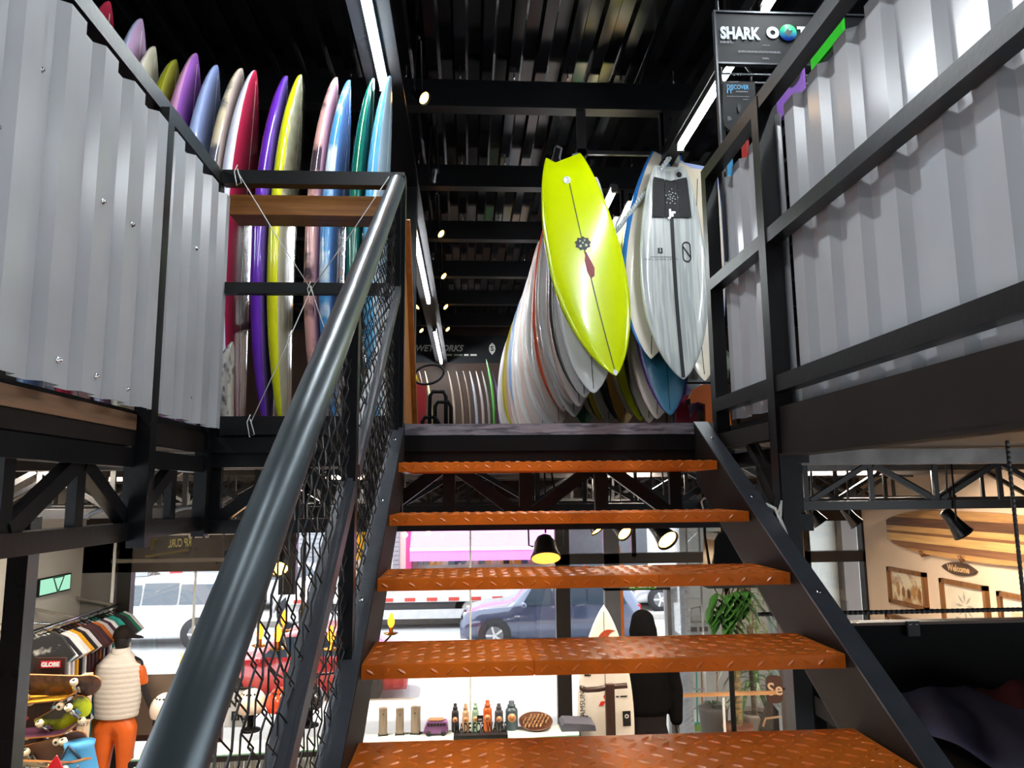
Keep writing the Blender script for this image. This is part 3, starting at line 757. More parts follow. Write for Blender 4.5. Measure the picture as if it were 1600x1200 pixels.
# twisted white rope along the frame
p0 = at(1046, 246, Y=5.22); p1 = at(957, 368, Y=5.52)
rp = thing('twisted_rope', 'thick twisted white rope strung along the hanging frame', 'rope', (p0 + p1) / 2)
for ph in (0, 2.09, 4.19):
    pts = []
    for k in range(90):
        f = k / 89; c = p0.lerp(p1, f) + Vector((0, 0, -.012 * math.sin(math.pi * f)))
        pts.append(c + Vector((.011 * math.cos(ph + f * 60), .011 * math.sin(ph + f * 60), 0)))
    MB().tube(pts, .012, 6).build('strand', mat('rope_white', '#dfe6ea', .6), rp)
for x_, y_ in ((900, 250), (1040, 262), (1062, 262)):
    p = at(x_, y_, Y=5.38)
    k_ = thing('leash_cord', {900: 'grey cord knot holding the yellow surfboard', 1040: 'blue cord knot at the left tail of the grey surfboard', 1062: 'white cord knot at the right tail of the grey surfboard'}[x_], 'cord', p)
    pts = [p + Vector((.03 * math.sin(a * 2), .02 * math.cos(a), .06 - .012 * a)) for a in [j * .5 for j in range(16)]]
    MB().tube(pts, .011, 6).build('loop', mat('cord_%d' % x_, {900: '#8a929a', 1040: '#4a8ad0', 1062: '#d0d8e0'}[x_], .6), k_)

# ================================================================== UPSTAIRS DETAILS
# far wall banner
t = thing('wall_banner', 'long black banner with grey lettering and leaf emblem on the far wall', 'sign', (0, FARY - .03, 6))
MB().box(-2.6, 2.2, FARY - .04, FARY - .01, 5.88, 6.42).build('panel', mat('banner_black', '#15181d', .4), t)
SILV = mat('ink_silver', '#f2efe6', .5)
pb = at(684, 544, Y=FARY - .045)
fit('WETWORKS', .92, .13, lambda a, b: (pb.x + .03 + a + b * .25, FARY - .045, pb.z + b), SILV, t, bold=.03)
lines(1, .8, .035, lambda a, b: (pb.x + a, FARY - .045, pb.z - .15 + b), SILV, t)
pe = at(769, 545, Y=FARY - .045); e = MB()
o_ = [(0, .12), (.05, .07), (.065, 0), (.05, -.06), (0, -.12), (-.05, -.06), (-.065, 0), (-.05, .07)]
e.add([(pe.x + a, FARY - .045, pe.z + b) for a, b in o_], [tuple(range(8))]); e.build('emblem', SILV, t)
letters('S', .13, lambda a, b: (pe.x + a, FARY - .05, pe.z + b), INK, t, bold=.004)
# boards standing at the far end
fb = Board(1.72, .48, .06, rn=.12, rt=.08)
for px, h1, h2, lab in ((711, '#b89a80', '#c8b8a8', 'brown-railed'), (724, '#8a6a54', '#b8a898', 'umber'), (735, '#7a5c48', '#a89888', 'chestnut'), (745, '#cdd6ea', '#dfe4f0', 'icy blue'),
                        (755, '#ead6d6', '#f0e0e0', 'pale pink'), (764, '#9aa0a8', '#c8b8b0', 'dove grey'), (771, '#5fd87a', '#8be26a', 'bright green'), (780, '#8a78b8', '#a090c8', 'lavender'), (666, '#a86a60', '#c09088', 'dusty rose'), (675, '#e4dcae', '#ece8c0', 'straw-yellow')):
    p = at(px, 600, Y=12.3)
    t = thing('surfboard', '%s surfboard standing edge-on at the far end of the mezzanine' % lab, 'surfboard', (p.x, 12.3, MZ + .01), 'surfboards standing at the far end')
    t.rotation_euler = (0, 0, R(-90)); t.scale = (1, 1, 1.12 if 'green' in lab else 1)
    loc0(link('blank', fb.mesh([gloss(h1, h1), gloss(h2, h2), gloss(h1, h1)], n=16, m=12), t))
t = thing('padded_box', 'tall red padded box at the far end beside the plywood panel', 'box', (at(657, 640, Y=9).x, 9, MZ))
p = at(655, 600, Y=9)
bx = MB(); bx.prism([(-.09, 0), (.09, 0), (.09, p.z - MZ - .05), (.05, p.z - MZ), (-.05, p.z - MZ), (-.09, p.z - MZ - .05)], lambda a, b: (p.x + a, 8.9, MZ + b), (0, .2, 0)); bx.build('shell', mat('red_vinyl', '#a01c22', .4), t)
MB().tube([(p.x - .02, 8.92, p.z), (p.x - .03, 8.92, p.z + .09), (p.x, 8.93, p.z + .0)], .014, 6).build('strap', mat('strap_yellow', '#e0c020', .5), t)
p = at(680, 598, Y=8.4)
t = thing('tube_rack', 'black tube rack with looped hose on the far mezzanine', 'rack', (p.x, 8.4, MZ))
for a, b in ((676, 612), (684, 628), (664, 652)):
    q = at(a, b, Y=8.4); w = .1
    MB().tube([(q.x - .03, 8.4, MZ), (q.x - .03, 8.4, q.z - .05), (q.x, 8.4, q.z), (q.x + .12, 8.4, q.z), (q.x + .15, 8.4, q.z - .06), (q.x + .15, 8.4, MZ)], .022, 8).build('hoop', BLK, t)
q = at(670, 585, Y=8.4)
MB().tube([q + Vector((.17 * math.cos(a), 0, .11 * math.sin(a) + .03 * math.cos(a))) for a in [k * .35 - .3 for k in range(19)]], .014, 8).build('hose_loop', RUBBER, t)
# wetsuits and wrapped goods at the right end
p = at(1106, 632, Y=6.2)
t = thing('rash_top', 'orange short-sleeved rash top hanging by the right post', 'garment', (p.x, 6.2, p.z))
ORG = mat('orange_neoprene', '#e8701c', .5)
MB().prism([(-.12, .13), (-.04, .17), (.16, .15), (.2, -.3), (-.03, -.3), (-.03, .0), (-.09, .02), (-.16, .0), (-.17, .04)], lambda a, b: (p.x + a, 6.18, p.z + b), (0, .05, 0)).build('body', ORG, t)
MB().prism([(-.175, .0), (-.155, .0), (-.16, .05), (-.18, .04)], lambda a, b: (p.x + a, 6.175, p.z + b), (0, .06, 0)).build('cuff', BLK, t)
gt = p.z + .2
tg = thing('garment_rail', 'thin black garment rail behind the right post', 'rail', (p.x, 6.3, MZ))
MB().tube([(p.x - .35, 6.3, gt), (p.x + .5, 6.3, gt)], .01, 8).build('bar', STEEL, tg)
for x in (p.x - .33, p.x + .48): MB().tube([(x, 6.3, MZ), (x, 6.3, gt)], .01, 8).build('leg', STEEL, tg)
MB().tube([(p.x, 6.2, p.z + .14), (p.x, 6.25, gt + .02), (p.x, 6.3, gt)], .004, 5).build('hook', STEEL, t)
p = at(1072, 640, Y=6.4)
t = thing('wetsuit', 'pink and black wetsuit hanging left of the orange top', 'garment', (p.x, 6.4, p.z))
MB().prism([(-.1, -.3), (-.08, .05), (.0, .13), (.1, .1), (.09, -.3)], lambda a, b: (p.x + a, 6.4, p.z + b), (0, .05, 0)).build('body', mat('pink_neoprene', '#b83a5a', .5, mix='#2a1a22', mixs=4, mixt=.55), t)
MB().tube([(p.x, 6.42, p.z + .1), (p.x, 6.36, gt + .015), (p.x, 6.3, gt)], .004, 5).build('hook', STEEL, t)
PLAST = glass('plastic_bag', '#cfd6cf', .28, .25)
for i, (x_, y_, s_, lab) in enumerate(((1103, 570, .22, 'clear plastic wrap heaped over the rail beside the right post'), (1092, 630, .2, 'clear plastic garment bag hanging behind the orange top'))):
    p = at(x_, y_, Y=6.5)
    def bag(u, v, p=p, s_=s_, i=i):
        a = u * math.pi; b = v * 2 * math.pi
        r_ = s_ * (1 + .25 * math.sin(5 * b + 3 * a) * math.sin(a) + .12 * math.sin(11 * b + 7 * a))
        return (p.x + r_ * math.sin(a) * math.cos(b), p.y + .5 * r_ * math.sin(a) * math.sin(b), p.z + (.8 if i == 0 else 1.6) * r_ * math.cos(a))
    tag(MB().grid(bag, 14, 24, wrap=True).build('plastic_wrap', mat('milky_plastic%d' % i, ('#c9d2c6', '#a8b0b8')[i], .2, mix=('#8a9288', '#7a6ab0')[i], mixs=7, mixt=.55, coat=.6)), lab, 'plastic wrap')
# black sign and gridwall right of the hanging boards
SGY = 3.0
p = at(1117, 20, Y=SGY); p2 = at(1128, 98, Y=SGY)
t = thing('hanging_sign', 'large black sign with white block lettering and a green-blue disc', 'sign', (p.x + .3, SGY, p2.z))
MB().box(p.x, p.x + .8, SGY, SGY + .015, p2.z, p.z).build('panel', mat('sign_black', '#0d0f12', .5, spec=.25), t)
gl = MB(); [gl.box(p.x + a, p.x + b, SGY - .008, SGY + .018, p2.z + c, p2.z + d) for a, b, c, d in ((-.008, .0, -.9, p.z - p2.z + .01), (0, .8, p.z - p2.z, p.z - p2.z + .008), (0, .8, -.008, 0))]; gl.build('frame', mat('frame_dark', '#3a3d42', .3, metal=.4), t)
ps = at(1126, 50, Y=SGY - .01); Q = lambda a, b: (ps.x + a, SGY - .006, ps.z + b)
SGREY = mat('ink_sign', '#c0c6cc', .5)
fit('SHARK', .182, .062, lambda a, b: Q(a, b), SGREY, t, bold=.05, left=True)
rg = MB(); n = 24
ctr = at(1208, 50, Y=SGY - .01)
rg.add([(ctr.x + r_ * math.cos(a), SGY - .006, ctr.z + r_ * math.sin(a)) for r_ in (.029, .0115) for a in [2 * math.pi * k / n for k in range(n)]], [(i, (i + 1) % n, n + (i + 1) % n, n + i) for i in range(n)]); rg.build('ring_letter', SGREY, t)
c2 = at(1232, 50, Y=SGY - .015); dm = bpy.data.materials.new('disc_gradient'); dm.use_nodes = True; nt = dm.node_tree
tcn = nt.nodes.new('ShaderNodeTexCoord'); sx = nt.nodes.new('ShaderNodeSeparateXYZ'); cr = nt.nodes.new('ShaderNodeValToRGB'); mr = nt.nodes.new('ShaderNodeMapRange')
nt.links.new(tcn.outputs['Generated'], sx.inputs[0]); nt.links.new(sx.outputs['Z'], cr.inputs[0]); nt.links.new(cr.outputs[0], nt.nodes['Principled BSDF'].inputs['Base Color'])
cr.color_ramp.elements[0].color = (*lin('#2a5ae0'), 1); cr.color_ramp.elements[1].color = (*lin('#20d060'), 1); cr.color_ramp.elements[0].position = .1; cr.color_ramp.elements[1].position = .8
dk_ = MB(); dk_.lathe([(.0385, 0), (.0385, .004)], (c2.x, SGY - .008, c2.z), 28, (0, -1, 0)); dsc = dk_.build('disc', dm, t)
MB().add([(c2.x + a, SGY - .014, c2.z + b) for a, b in ((-.02, -.005), (0, .022), (.004, .008), (.022, .012), (.008, -.012), (.002, -.026), (-.004, -.01))], [tuple(range(7))]).build('arrow_mark', INK, dsc)
q = at(1254, 50, Y=SGY - .01); fit('T', .045, .058, lambda a, b: (q.x + a, SGY - .006, q.z + b), SGREY, t, bold=.05)
DIM = mat('ink_dim', '#8a9096', .5)
for x_, y_, n_, w_, h_, sd_ in ((1126, 64, 2, .06, .003, 1), (1154, 79, 2, .2, .0025, 2), (1192, 70, 1, .035, .002, 3), (1192, 90, 2, .03, .002, 4)):
    q = at(x_, y_, Y=SGY - .01); lines(n_, w_, h_, lambda a, b: (q.x + a, SGY - .006, q.z + b), DIM, t, seed=sd_)
p = at(1128, 128, Y=SGY + .02)
t = thing('cutout_board', 'black tapered cutout panel with bright blue heading under the black sign', 'sign', (p.x + .1, SGY + .02, p.z - .3))
pz = lambda a, b: at(a, b, Y=SGY + .02)
pts = [pz(a, b) for a, b in ((1130, 128), (1180, 128), (1180, 215), (1142, 205), (1133, 197), (1130, 185))]
MB().add(pts + [q + Vector((0, .02, 0)) for q in pts], [tuple(range(6)), tuple(range(11, 5, -1))] + [(i, 6 + i, 6 + (i + 1) % 6, (i + 1) % 6) for i in range(6)]).build('panel', mat('sign_black2', '#16191c', .5, spec=.25), t)
q = pz(1135, 140); CY = mat('ink_cyan', '#2aa6e0', .4)
q = pz(1135, 137); fit('DISCOVER', .098, .021, lambda a, b: (q.x + a, SGY + .012, q.z + b), CY, t, bold=.008, left=True)
q = pz(1135, 144); fit('IT', .027, .018, lambda a, b: (q.x + a, SGY + .012, q.z + b), CY, t, bold=.008, left=True)
for x_, y_, n_, w_, sd_ in ((1149, 144, 2, .06, 5), (1135, 152, 1, .1, 6), (1136, 184, 5, .02, 7), (1160, 157, 1, .03, 8)):
    q = pz(x_, y_); lines(n_, w_, .002, lambda a, b: (q.x + a, SGY + .012, q.z + b), DIM, t, seed=sd_)
q = pz(1154, 170); MB().add([(q.x + a * .007, SGY + .012, q.z + b * .02) for a, b in ((-1, -.6), (0, -1), (1, -.6), (1, .5), (0, 1), (-1, .5))], [tuple(range(6))]).build('shape_print', mat('print_dark', '#15181a', .5), t)
t = thing('grid_rack', 'thin black wire rack behind the right railing', 'rack', (1.6, SGY + .05, MZ))
for z in (at(1130, 115, Y=SGY + .05).z, at(1130, 128, Y=SGY + .05).z): MB().tube([(1.12, SGY + .05, z), (2.1, SGY + .05, z)], .006, 6).build('wire', CHROME, t)
for x in (1.125, 2.08): MB().tube([(x, SGY + .05, MZ), (x, SGY + .05, 5.6)], .008, 6).build('upright', STEEL, t)
q = at(1150, 120, Y=SGY + .07); MB().tube([q + Vector((.07 * math.cos(a), 0, .07 * math.sin(a))) for a in [k * math.pi / 8 for k in range(17)]], .006, 6).build('wire_ring', STEEL, t)
# skate decks in packaging showing through the gap under the right rail
for tag_, pts, h, lab in (('g', ((1264, 62), (1308, 14), (1316, 52), (1297, 72)), '#35d62a', 'bright green packet with dark oval print behind the right top rail'),
                          ('p', ((1212, 146), (1248, 100), (1254, 124), (1238, 146)), '#a06cd0', 'purple packet with dark oval print behind the right top rail')):
    P_ = [at(a, b, X=1.30) for a, b in pts]; c = sum(P_, Vector()) / 4
    lo = Vector((0, 0, -.16))
    t = thing('hanging_packet', lab, 'packet', c)
    w0, w1 = min(q.y for q in P_), max(q.y for q in P_); zt = max(q.z for q in P_)
    MB().box(1.30, 1.312, w0, w1, zt - .13, zt).build('card', mat('card_' + tag_, h, .25, coat=.5), t)
    MB().box(1.304, 1.316, (w0 + w1) / 2 - .01, (w0 + w1) / 2 + .01, zt, 5.17).build('hang_strap', INK, t)
    mb = MB(); mb.add([(1.297, w0 + (w1 - w0) * .25 + .05 * math.cos(a), zt - .04 + .028 * math.sin(a)) for a in [k * math.pi / 8 for k in range(16)]], [tuple(range(16))]); ovl = mb.build('oval_print', INK, t)
    letters('JUMP', .04, lambda a, b: (1.294, w0 + (w1 - w0) * .25 - a, zt - .04 + b), mat('card_' + tag_, h), ovl)
for a, b, h, lab in ((1162, 225, '#c01824', 'red packet edge behind the right top rail'), (1138, 262, '#2a9ad8', 'blue packet edge behind the right top rail')):
    c = at(a, b, X=1.22); tag(MB().prism([(-.03, -.1), (.03, -.1), (.03, .03), (-.03, .03)], lambda u, v: (1.22, c.y + u, c.z + v), (.012, 0, 0)).build('hanging_packet', mat('card' + h, h, .35)), lab, 'packet')

t = thing('packet_rack', 'black display rail behind the right top rail holding coloured packets', 'rack', (1.33, 2.3, MZ))
MB().box(1.315, 1.335, 1.7, 3.0, 5.14, 5.16).build('rail', STEEL, t)
for y in (1.72, 2.98): MB().box(1.315, 1.335, y - .01, y + .01, MZ, 5.14).build('upright', STEEL, t)
# ------------------------------------------------------------------ spotlights
def spot(p, d, label, r=.045, L=.12, power=6., lit=True, stem=.08, top=None, group='spotlights', cone=70):
    """can spotlight: body, rim, bulb, yoke; p = centre of the mouth, d = direction of light"""
    p = Vector(p); d = Vector(d).normalized()
    t = thing('spotlight', label, 'light', p, group)
    b = MB(); b.lathe([(r * .35, -L), (r * .62, -L * .94), (r * .72, -L * .5), (r * .8, -L * .35), (r, -.01), (r * 1.08, 0), (r * .98, 0), (r * .7, -L * .3)], p, 18, d); b.build('can', BLACK, t)
    b = MB(); b.lathe([(r * .9, -.012), (r * .5, -.004)], p, 16, d); b.build('lamp_face', WARM if lit else BLK, t)
    k = p - d * L * .6; tp = Vector((k.x, k.y, k.z + stem)) if top is None else Vector(top)
    sdv = d.cross(Vector((0, 0, 1))); sdv = sdv.normalized() if sdv.length > .01 else Vector((1, 0, 0))
    for s_ in (-1, 1):
        MB().tube([k + sdv * r * .85 * s_, k + sdv * r * 1.0 * s_ + Vector((0, 0, .03)), tp + sdv * r * .6 * s_, tp], .006, 6).build('yoke', BLACK, t)
    MB().tube([tp, tp + Vector((0, 0, .05))], .012, 8).build('stem', BLACK, t)
    if lit and power:
        ld = bpy.data.lights.new('spot_beam', 'SPOT'); ld.energy = power; ld.color = (1, .72, .42); ld.spot_size = R(cone); ld.spot_blend = .6; ld.shadow_soft_size = .03
        lo = bpy.data.objects.new('spot_beam', ld); col.objects.link(lo); lo.location = p + d * .02; lo.rotation_euler = d.to_track_quat('-Z', 'Y').to_euler()
    return t
for i, (x_, y_) in enumerate(((664, 154), (690, 366), (694, 432), (651, 480), (697, 480), (659, 517), (700, 515))):
    Z_ = 6.16; p = at(x_, y_, Z=Z_)
    if p.y > 13.6: p = at(x_, y_, Y=13.2 + .05 * i)
    spot(p, (.75, -.45, -.75) if x_ != 651 else (-.6, -.4, -.7), 'small black ceiling spotlight, number %s counting from the stairs' % ('one', 'two', 'three', 'four', 'five', 'six', 'seven')[i], .048, .13, 5., stem=6.58 - p.z, group='spotlights under the roof')
p = at(673, 282, Z=6.16); spot(p, (-.3, .6, -.6), 'unlit black ceiling spotlight left of the roof beams', .048, .13, 0, lit=False, stem=6.58 - p.z, group='spotlights under the roof')

# ================================================================== GROUND FLOOR
# street front
HEAD = mat('header_dark', '#2a201b', .2, var=.2)
wf = struct('wall_front', MB().box(XL, XR, FY, FY + .15, 3.0, 3.62), HEAD)
DK = mat('frame_black', '#191514', .35)
def wfb(nm, x0, x1, z0, z1, m=DK, y0=FY - .02, y1=FY + .1): return MB().box(x0, x1, y0, y1, z0, z1).build(nm, m, wf)
fx = lambda px, py=900: at(px, py, Y=FY).x
fz = lambda py, px=800: at(px, py, Y=FY).z
wfb('header_panel', XL, fx(430), fz(893, 280), 3.0, HEAD)
wfb('header_rail', fx(175), fx(430), fz(878, 280), fz(872, 280), mat('alu_dark', '#6a625c', .3, metal=.5), FY - .05)
wfb('mullion', fx(185), fx(206), 0, 3.0); wfb('mullion', fx(436), fx(462), 2.2, 3.0); wfb('mullion', fx(868), fx(890), 0, 3.0); wfb('mullion', fx(944), fx(968), 0, 3.0, mat('alu_grey', '#5d6066', .35, metal=.3))
wfb('mullion', fx(1040), fx(1046), 0, fz(920, 1000), mat('alu_grey', '#5d6066')); wfb('mullion', fx(988), fx(995), fz(870, 990), 3.0)
wfb('transom', fx(868), fx(1262), fz(881, 950), fz(865, 950)); wfb('mullion', fx(1214), fx(1243), 0, 3.0, mat('pillar_taupe', '#6a5750', .5), FY - .3)
wfb('mullion', fx(1258), fx(1268), 0, 3.0); wfb('transom', fx(1262), XR, fz(878, 1300), fz(861, 1300)); wfb('mullion', fx(1350), XR, 0, 3.0)
wfb('pilaster', XL, fx(182), 0, 3.0, mat('pilaster_grey', '#6e6c6a', .5))
MB().tube([(fx(178) + .02, FY - .06, .3), (fx(178) + .02, FY - .06, 3.2)], .02, 8).build('conduit', WHITE, wf)
n = 0
for a, b, z0, z1 in ((206, 304, 0, fz(893, 250)), (304, 436, 0, fz(893, 350)), (462, 735, 0, 3.0), (735, 868, 0, 3.0), (890, 944, 0, 3.0), (995, 1110, fz(864, 1050), 3.0), (1046, 1214, 0, fz(882, 1100)), (1268, 1350, 0, 3.0)):
    n += 1
    o = struct('window_%d' % n, MB().box(fx(a), fx(b), FY + .035, FY + .043, z0, z1), CLEAR)
    if b in (304, 735): MB().box(fx(b) - .012, fx(b) + .012, FY + .02, FY + .05, z0, z1).build('glass_joint', mat('seam_white', '#dfe6e4', .3), o)
# mirrored window lettering
fit('RIP CURL', .27, .10, lambda a, b: (at(281, 848, Y=FY - .03).x - a, FY - .03, at(281, 848, Y=FY - .03).z + b - .06 * a), mat('faded_gold', '#d8d28c', .4), wf, name='window_lettering', bold=.02)
MB().add([at(a, b, Y=FY - .028) for a, b in ((229, 841), (248, 841), (237, 860), (227, 868), (296, 857), (295, 861), (262, 866), (227, 872))], [(0, 1, 2), (3, 4, 5, 6, 7)]).build('window_decal', mat('faded_gold2', '#5f5120', .4), wf)
MB().box(fx(200), fx(372), FY - .06, FY - .04, fz(836, 285), fz(833.5, 285)).build('glass_rail', mat('rail_white', '#e8e0dc', .3), wf)
for x_ in (297, 307, 313, 323): MB().box(fx(x_) - .02, fx(x_) + .02, FY - .065, FY - .035, fz(840, 300), fz(835, 300)).build('glass_clip', mat('rail_white', '#e8e0dc'), wf)
# exit sign
p = at(1003, 910, Y=FY - .05)
t = thing('exit_sign', 'small green exit sign with white lettering over the doorway', 'sign', (p.x, FY - .05, p.z))
MB().box(p.x - .17, p.x + .17, FY - .06, FY - .03, p.z - .08, p.z + .08).build('plate', mat('exit_green', '#3a7a1e', .4), t)
letters('SAÍDA', .12, lambda a, b: (p.x + a, FY - .063, p.z - .02 + b), WHT, t, bold=.006)
struct('trim_2', MB().box(fx(944), fx(1046), FY - .02, FY + .1, fz(922, 1000), fz(918, 1000)), DK)

# left: screen, lamp, clothes rail
pa, pb_ = at(62, 905, X=XL + .04), at(112, 893, X=XL + .04); zl = at(62, 933, X=XL + .04).z; zt_ = pa.z
t = thing('wall_screen', 'pale green screen with a dark triangular emblem on the left wall', 'screen', (XL + .03, (pa.y + pb_.y) / 2, zl))
MB().box(XL + .012, XL + .04, pa.y, pb_.y, zl, zt_).build('casing', BLK, t)
MB().box(XL + .04, XL + .043, pa.y + .02, pb_.y - .02, zl + .015, zt_ - .015).build('display', glow('screen_green', '#a6e6c4', .85), t)
cy_, cz_ = (pa.y + pb_.y) / 2 + .05, (zl + zt_) / 2
MB().add([(XL + .046, cy_ + a, cz_ + b) for a, b in ((-.13, .09), (.13, .09), (.02, -.09), (-.02, -.09), (-.09, .07), (-.005, -.06), (.005, -.06), (.09, .07))], [(0, 1, 7, 4), (1, 2, 6, 7), (2, 3, 5, 6), (3, 0, 4, 5)]).build('emblem', mat('emblem_dark', '#3a6a58', .4), t)
p = at(58, 856, Y=5.2)
t = thing('panel_lamp', 'small flat white ceiling lamp panel by the left wall', 'light', p)
MB().box(p.x - .1, p.x + .08, 5.05, 5.35, p.z, p.z + .03).build('casing', BLK, t); MB().box(p.x - .085, p.x + .065, 5.07, 5.33, p.z - .004, p.z).build('diffuser', glow('panel_white', '#eef6ff', 6), t); MB().box(p.x - .015, p.x + .015, 5.19, 5.21, p.z + .03, 3.625).build('drop_rod', STEEL, t)
# near column on the left
p = at(26, 1000, Y=4.0)
t = thing('steel_column', 'dark steel column in the left corner of the shop', 'column', (p.x, 4, 0))
MB().box(p.x - .05, p.x + .05, 3.95, 4.05, 0, 3.3).build('shaft', mat('column_gloss', '#1c1f26', .25), t)
MB().box(p.x - .08, p.x + .08, 3.92, 4.08, 0, .02).build('base_plate', STEEL, t)

def shirt(c, col_, label, w=.52, h=.68, th=.035, pat=None, group='shirts on the wall rail', yaw=0.):
    t = thing('t_shirt', label, 'shirt', c, group)
    out = [(-.09, 0), (-.17, -.04), (-.30, -.20), (-.22, -.27), (-.165, -.20), (-.18, -h), (.18, -h), (.165, -.20), (.22, -.27), (.30, -.20), (.17, -.04), (.09, 0), (.05, -.035), (-.05, -.035)]
    m_ = pat or mat('cloth' + col_, col_, .85, var=.12, vs=9, bump=.2, bs=12)
    mb = MB(); mb.prism(out, lambda a, b: (c[0] + a * w / .52, c[1] - th / 2 + .01 * math.sin(b * 9), c[2] + b), (0, th, 0)); mb.build('body', m_, t)
    MB().tube([(c[0] - .16, c[1], c[2] - .05), (c[0], c[1], c[2] + .02), (c[0] + .16, c[1], c[2] - .05)], .006, 5).build('hanger', BLK, t)
    MB().tube([(c[0], c[1], c[2] + .02), (c[0] + .012, c[1], c[2] + .05), (c[0] - .01, c[1], c[2] + .075)], .003, 4).build('hook', CHROME, t)
    return t
RX = -4.18
ra, rb = at(28, 989, X=RX), at(187, 948, X=RX)
rz = (ra.z + rb.z) / 2
t = thing('clothes_rail', 'chrome wall rail carrying the row of shirts under the screen', 'rail', (RX, (ra.y + rb.y) / 2, rz))
MB().tube([(RX, ra.y - .5, rz), (RX, rb.y, rz)], .018, 10).build('bar', CHROME, t)
q = at(68, 987, Y=7.05); MB().tube([(XL, 7.05, q.z + .07), (q.x + .05, 7.05, q.z + .07)], .01, 8).build('end_arm', CHROME, t)
for y in (ra.y, (ra.y + rb.y) / 2, rb.y - .15): MB().bar((XL, y, rz + .1), (RX, y, rz + .01), .03, .03).build('wall_arm', mat('arm_grey', '#77736e', .4), t)
sc_ = ['black floral', 'brick-red', 'off-white', 'light teal', 'white', 'navy', 'bright white', 'chalk white', 'golden yellow', 'jet black', 'silver-white', 'dark brown', 'maroon', 'plum-brown', 'rust orange', 'pale grey', 'dark plum', 'snow white', 'teal', 'turquoise', 'ink black', 'graphite', 'emerald', 'ash white']
sh_ = ['#1b1c20', '#8a3a34', '#dcd8d0', '#7ab4c0', '#e8e8ea', '#23242e', '#eeeef2', '#e2e2e8', '#dca01e', '#16161a', '#cfd0d8', '#3a2422', '#4a2430', '#40262c', '#b8621e', '#bdbcc4', '#3c2238', '#e6e6ea', '#2f8a86', '#28a89a', '#121418', '#2a2c34', '#1e7a5c', '#d8d8da']
FLOR = mat('floral_cloth', '#16171b', .85, mix='#9a9a98', mixs=9, mixt=.66)
q = at(68, 987, Y=7.05)
shirt((q.x, 7.05, q.z), '#1b1c20', 'large black floral shirt facing out at the near end of the wall rail', pat=FLOR, w=.50, h=.62)
sc_ = sc_[1:]; sh_ = sh_[1:]
for i, (nm_, h) in enumerate(zip(sc_, sh_)):
    y = ra.y + .2 + (rb.y - ra.y - .3) * (i / (len(sc_) - 1)) ** 1.0
    shirt((RX, y, rz - .07), h, '%s t-shirt on the wall rail under the green screen' % nm_, w=.60, h=.74)
for i, (nm_, h) in enumerate((('white', '#dadade'), ('orange', '#c06a20'), ('wine-red', '#4a1e2a'), ('pearl', '#d2d2d6'), ('sky-blue', '#5ab0cc'), ('amber', '#d8902a'), ('black', '#18181a'), ('cyan', '#3aa0b8'))):
    y = ra.y + .4 + i * .22
    shirt((RX - .05, y, rz - .82), h, '%s t-shirt on the lower rail behind the skateboard stand' % nm_, group='shirts on the lower rail')
t = thing('clothes_rail', 'lower chrome rail of shirts behind the skateboard stand', 'rail', (RX - .05, 8, rz - .75))
MB().tube([(RX - .05, ra.y, rz - .75), (RX - .05, rb.y, rz - .75)], .015, 8).build('bar', CHROME, t)
for y in (ra.y + .1, rb.y - .1): MB().bar((XL, y, rz - .74), (RX - .05, y, rz - .75), .03, .03).build('wall_arm', mat('arm_grey', '#77736e'), t)

# skateboard stand
SY = 6.5
P6 = lambda a, b, Y=SY: at(a, b, Y=Y)
BRN = wood('walnut', '#3a2018', '#24120e', along=2)
c = P6(75, 1120)
t = thing('skateboard_stand', 'dark brown scalloped skateboard display stand with a red label', 'stand', (c.x, SY, 0))
vs_ = [P6(a, b) for a, b in ((52, 1028), (102, 1028), (100, 1085), (84, 1098), (78, 1108), (86, 1118), (72, 1126), (80, 1140), (66, 1152), (76, 1162), (62, 1172), (72, 1190), (60, 1230), (36, 1230), (30, 1190), (42, 1172), (28, 1160), (44, 1148), (30, 1136), (46, 1122), (34, 1108), (48, 1095))]
k = len(vs_)
MB().add(vs_ + [q + Vector((0, .03, 0)) for q in vs_], [tuple(range(k)), tuple(range(2 * k - 1, k - 1, -1))] + [(i, k + i, k + (i + 1) % k, (i + 1) % k) for i in range(k)]).build('back_board', BRN, t)
q = P6(80, 1038)
lbl = MB().box(q.x - .075, q.x + .075, SY - .012, SY - .002, q.z - .026, q.z + .026).build('label_plate', mat('label_red', '#c81e26', .4), t)
letters('GLOBE', .045, lambda a, b: (q.x + a, SY - .014, q.z + b), WHT, lbl, bold=.003)
for a, b in ((52, 1068), (92, 1066)):
    q = P6(a, b); MB().bar((q.x - .04, SY - .1, q.z - .06), (q.x + .04, SY - .02, q.z + .05), .02, .05).build('arm', BRN, t)
MB().box(c.x - .25, c.x + .2, SY - .15, SY + .2, 0, .04).build('foot', BRN, t)
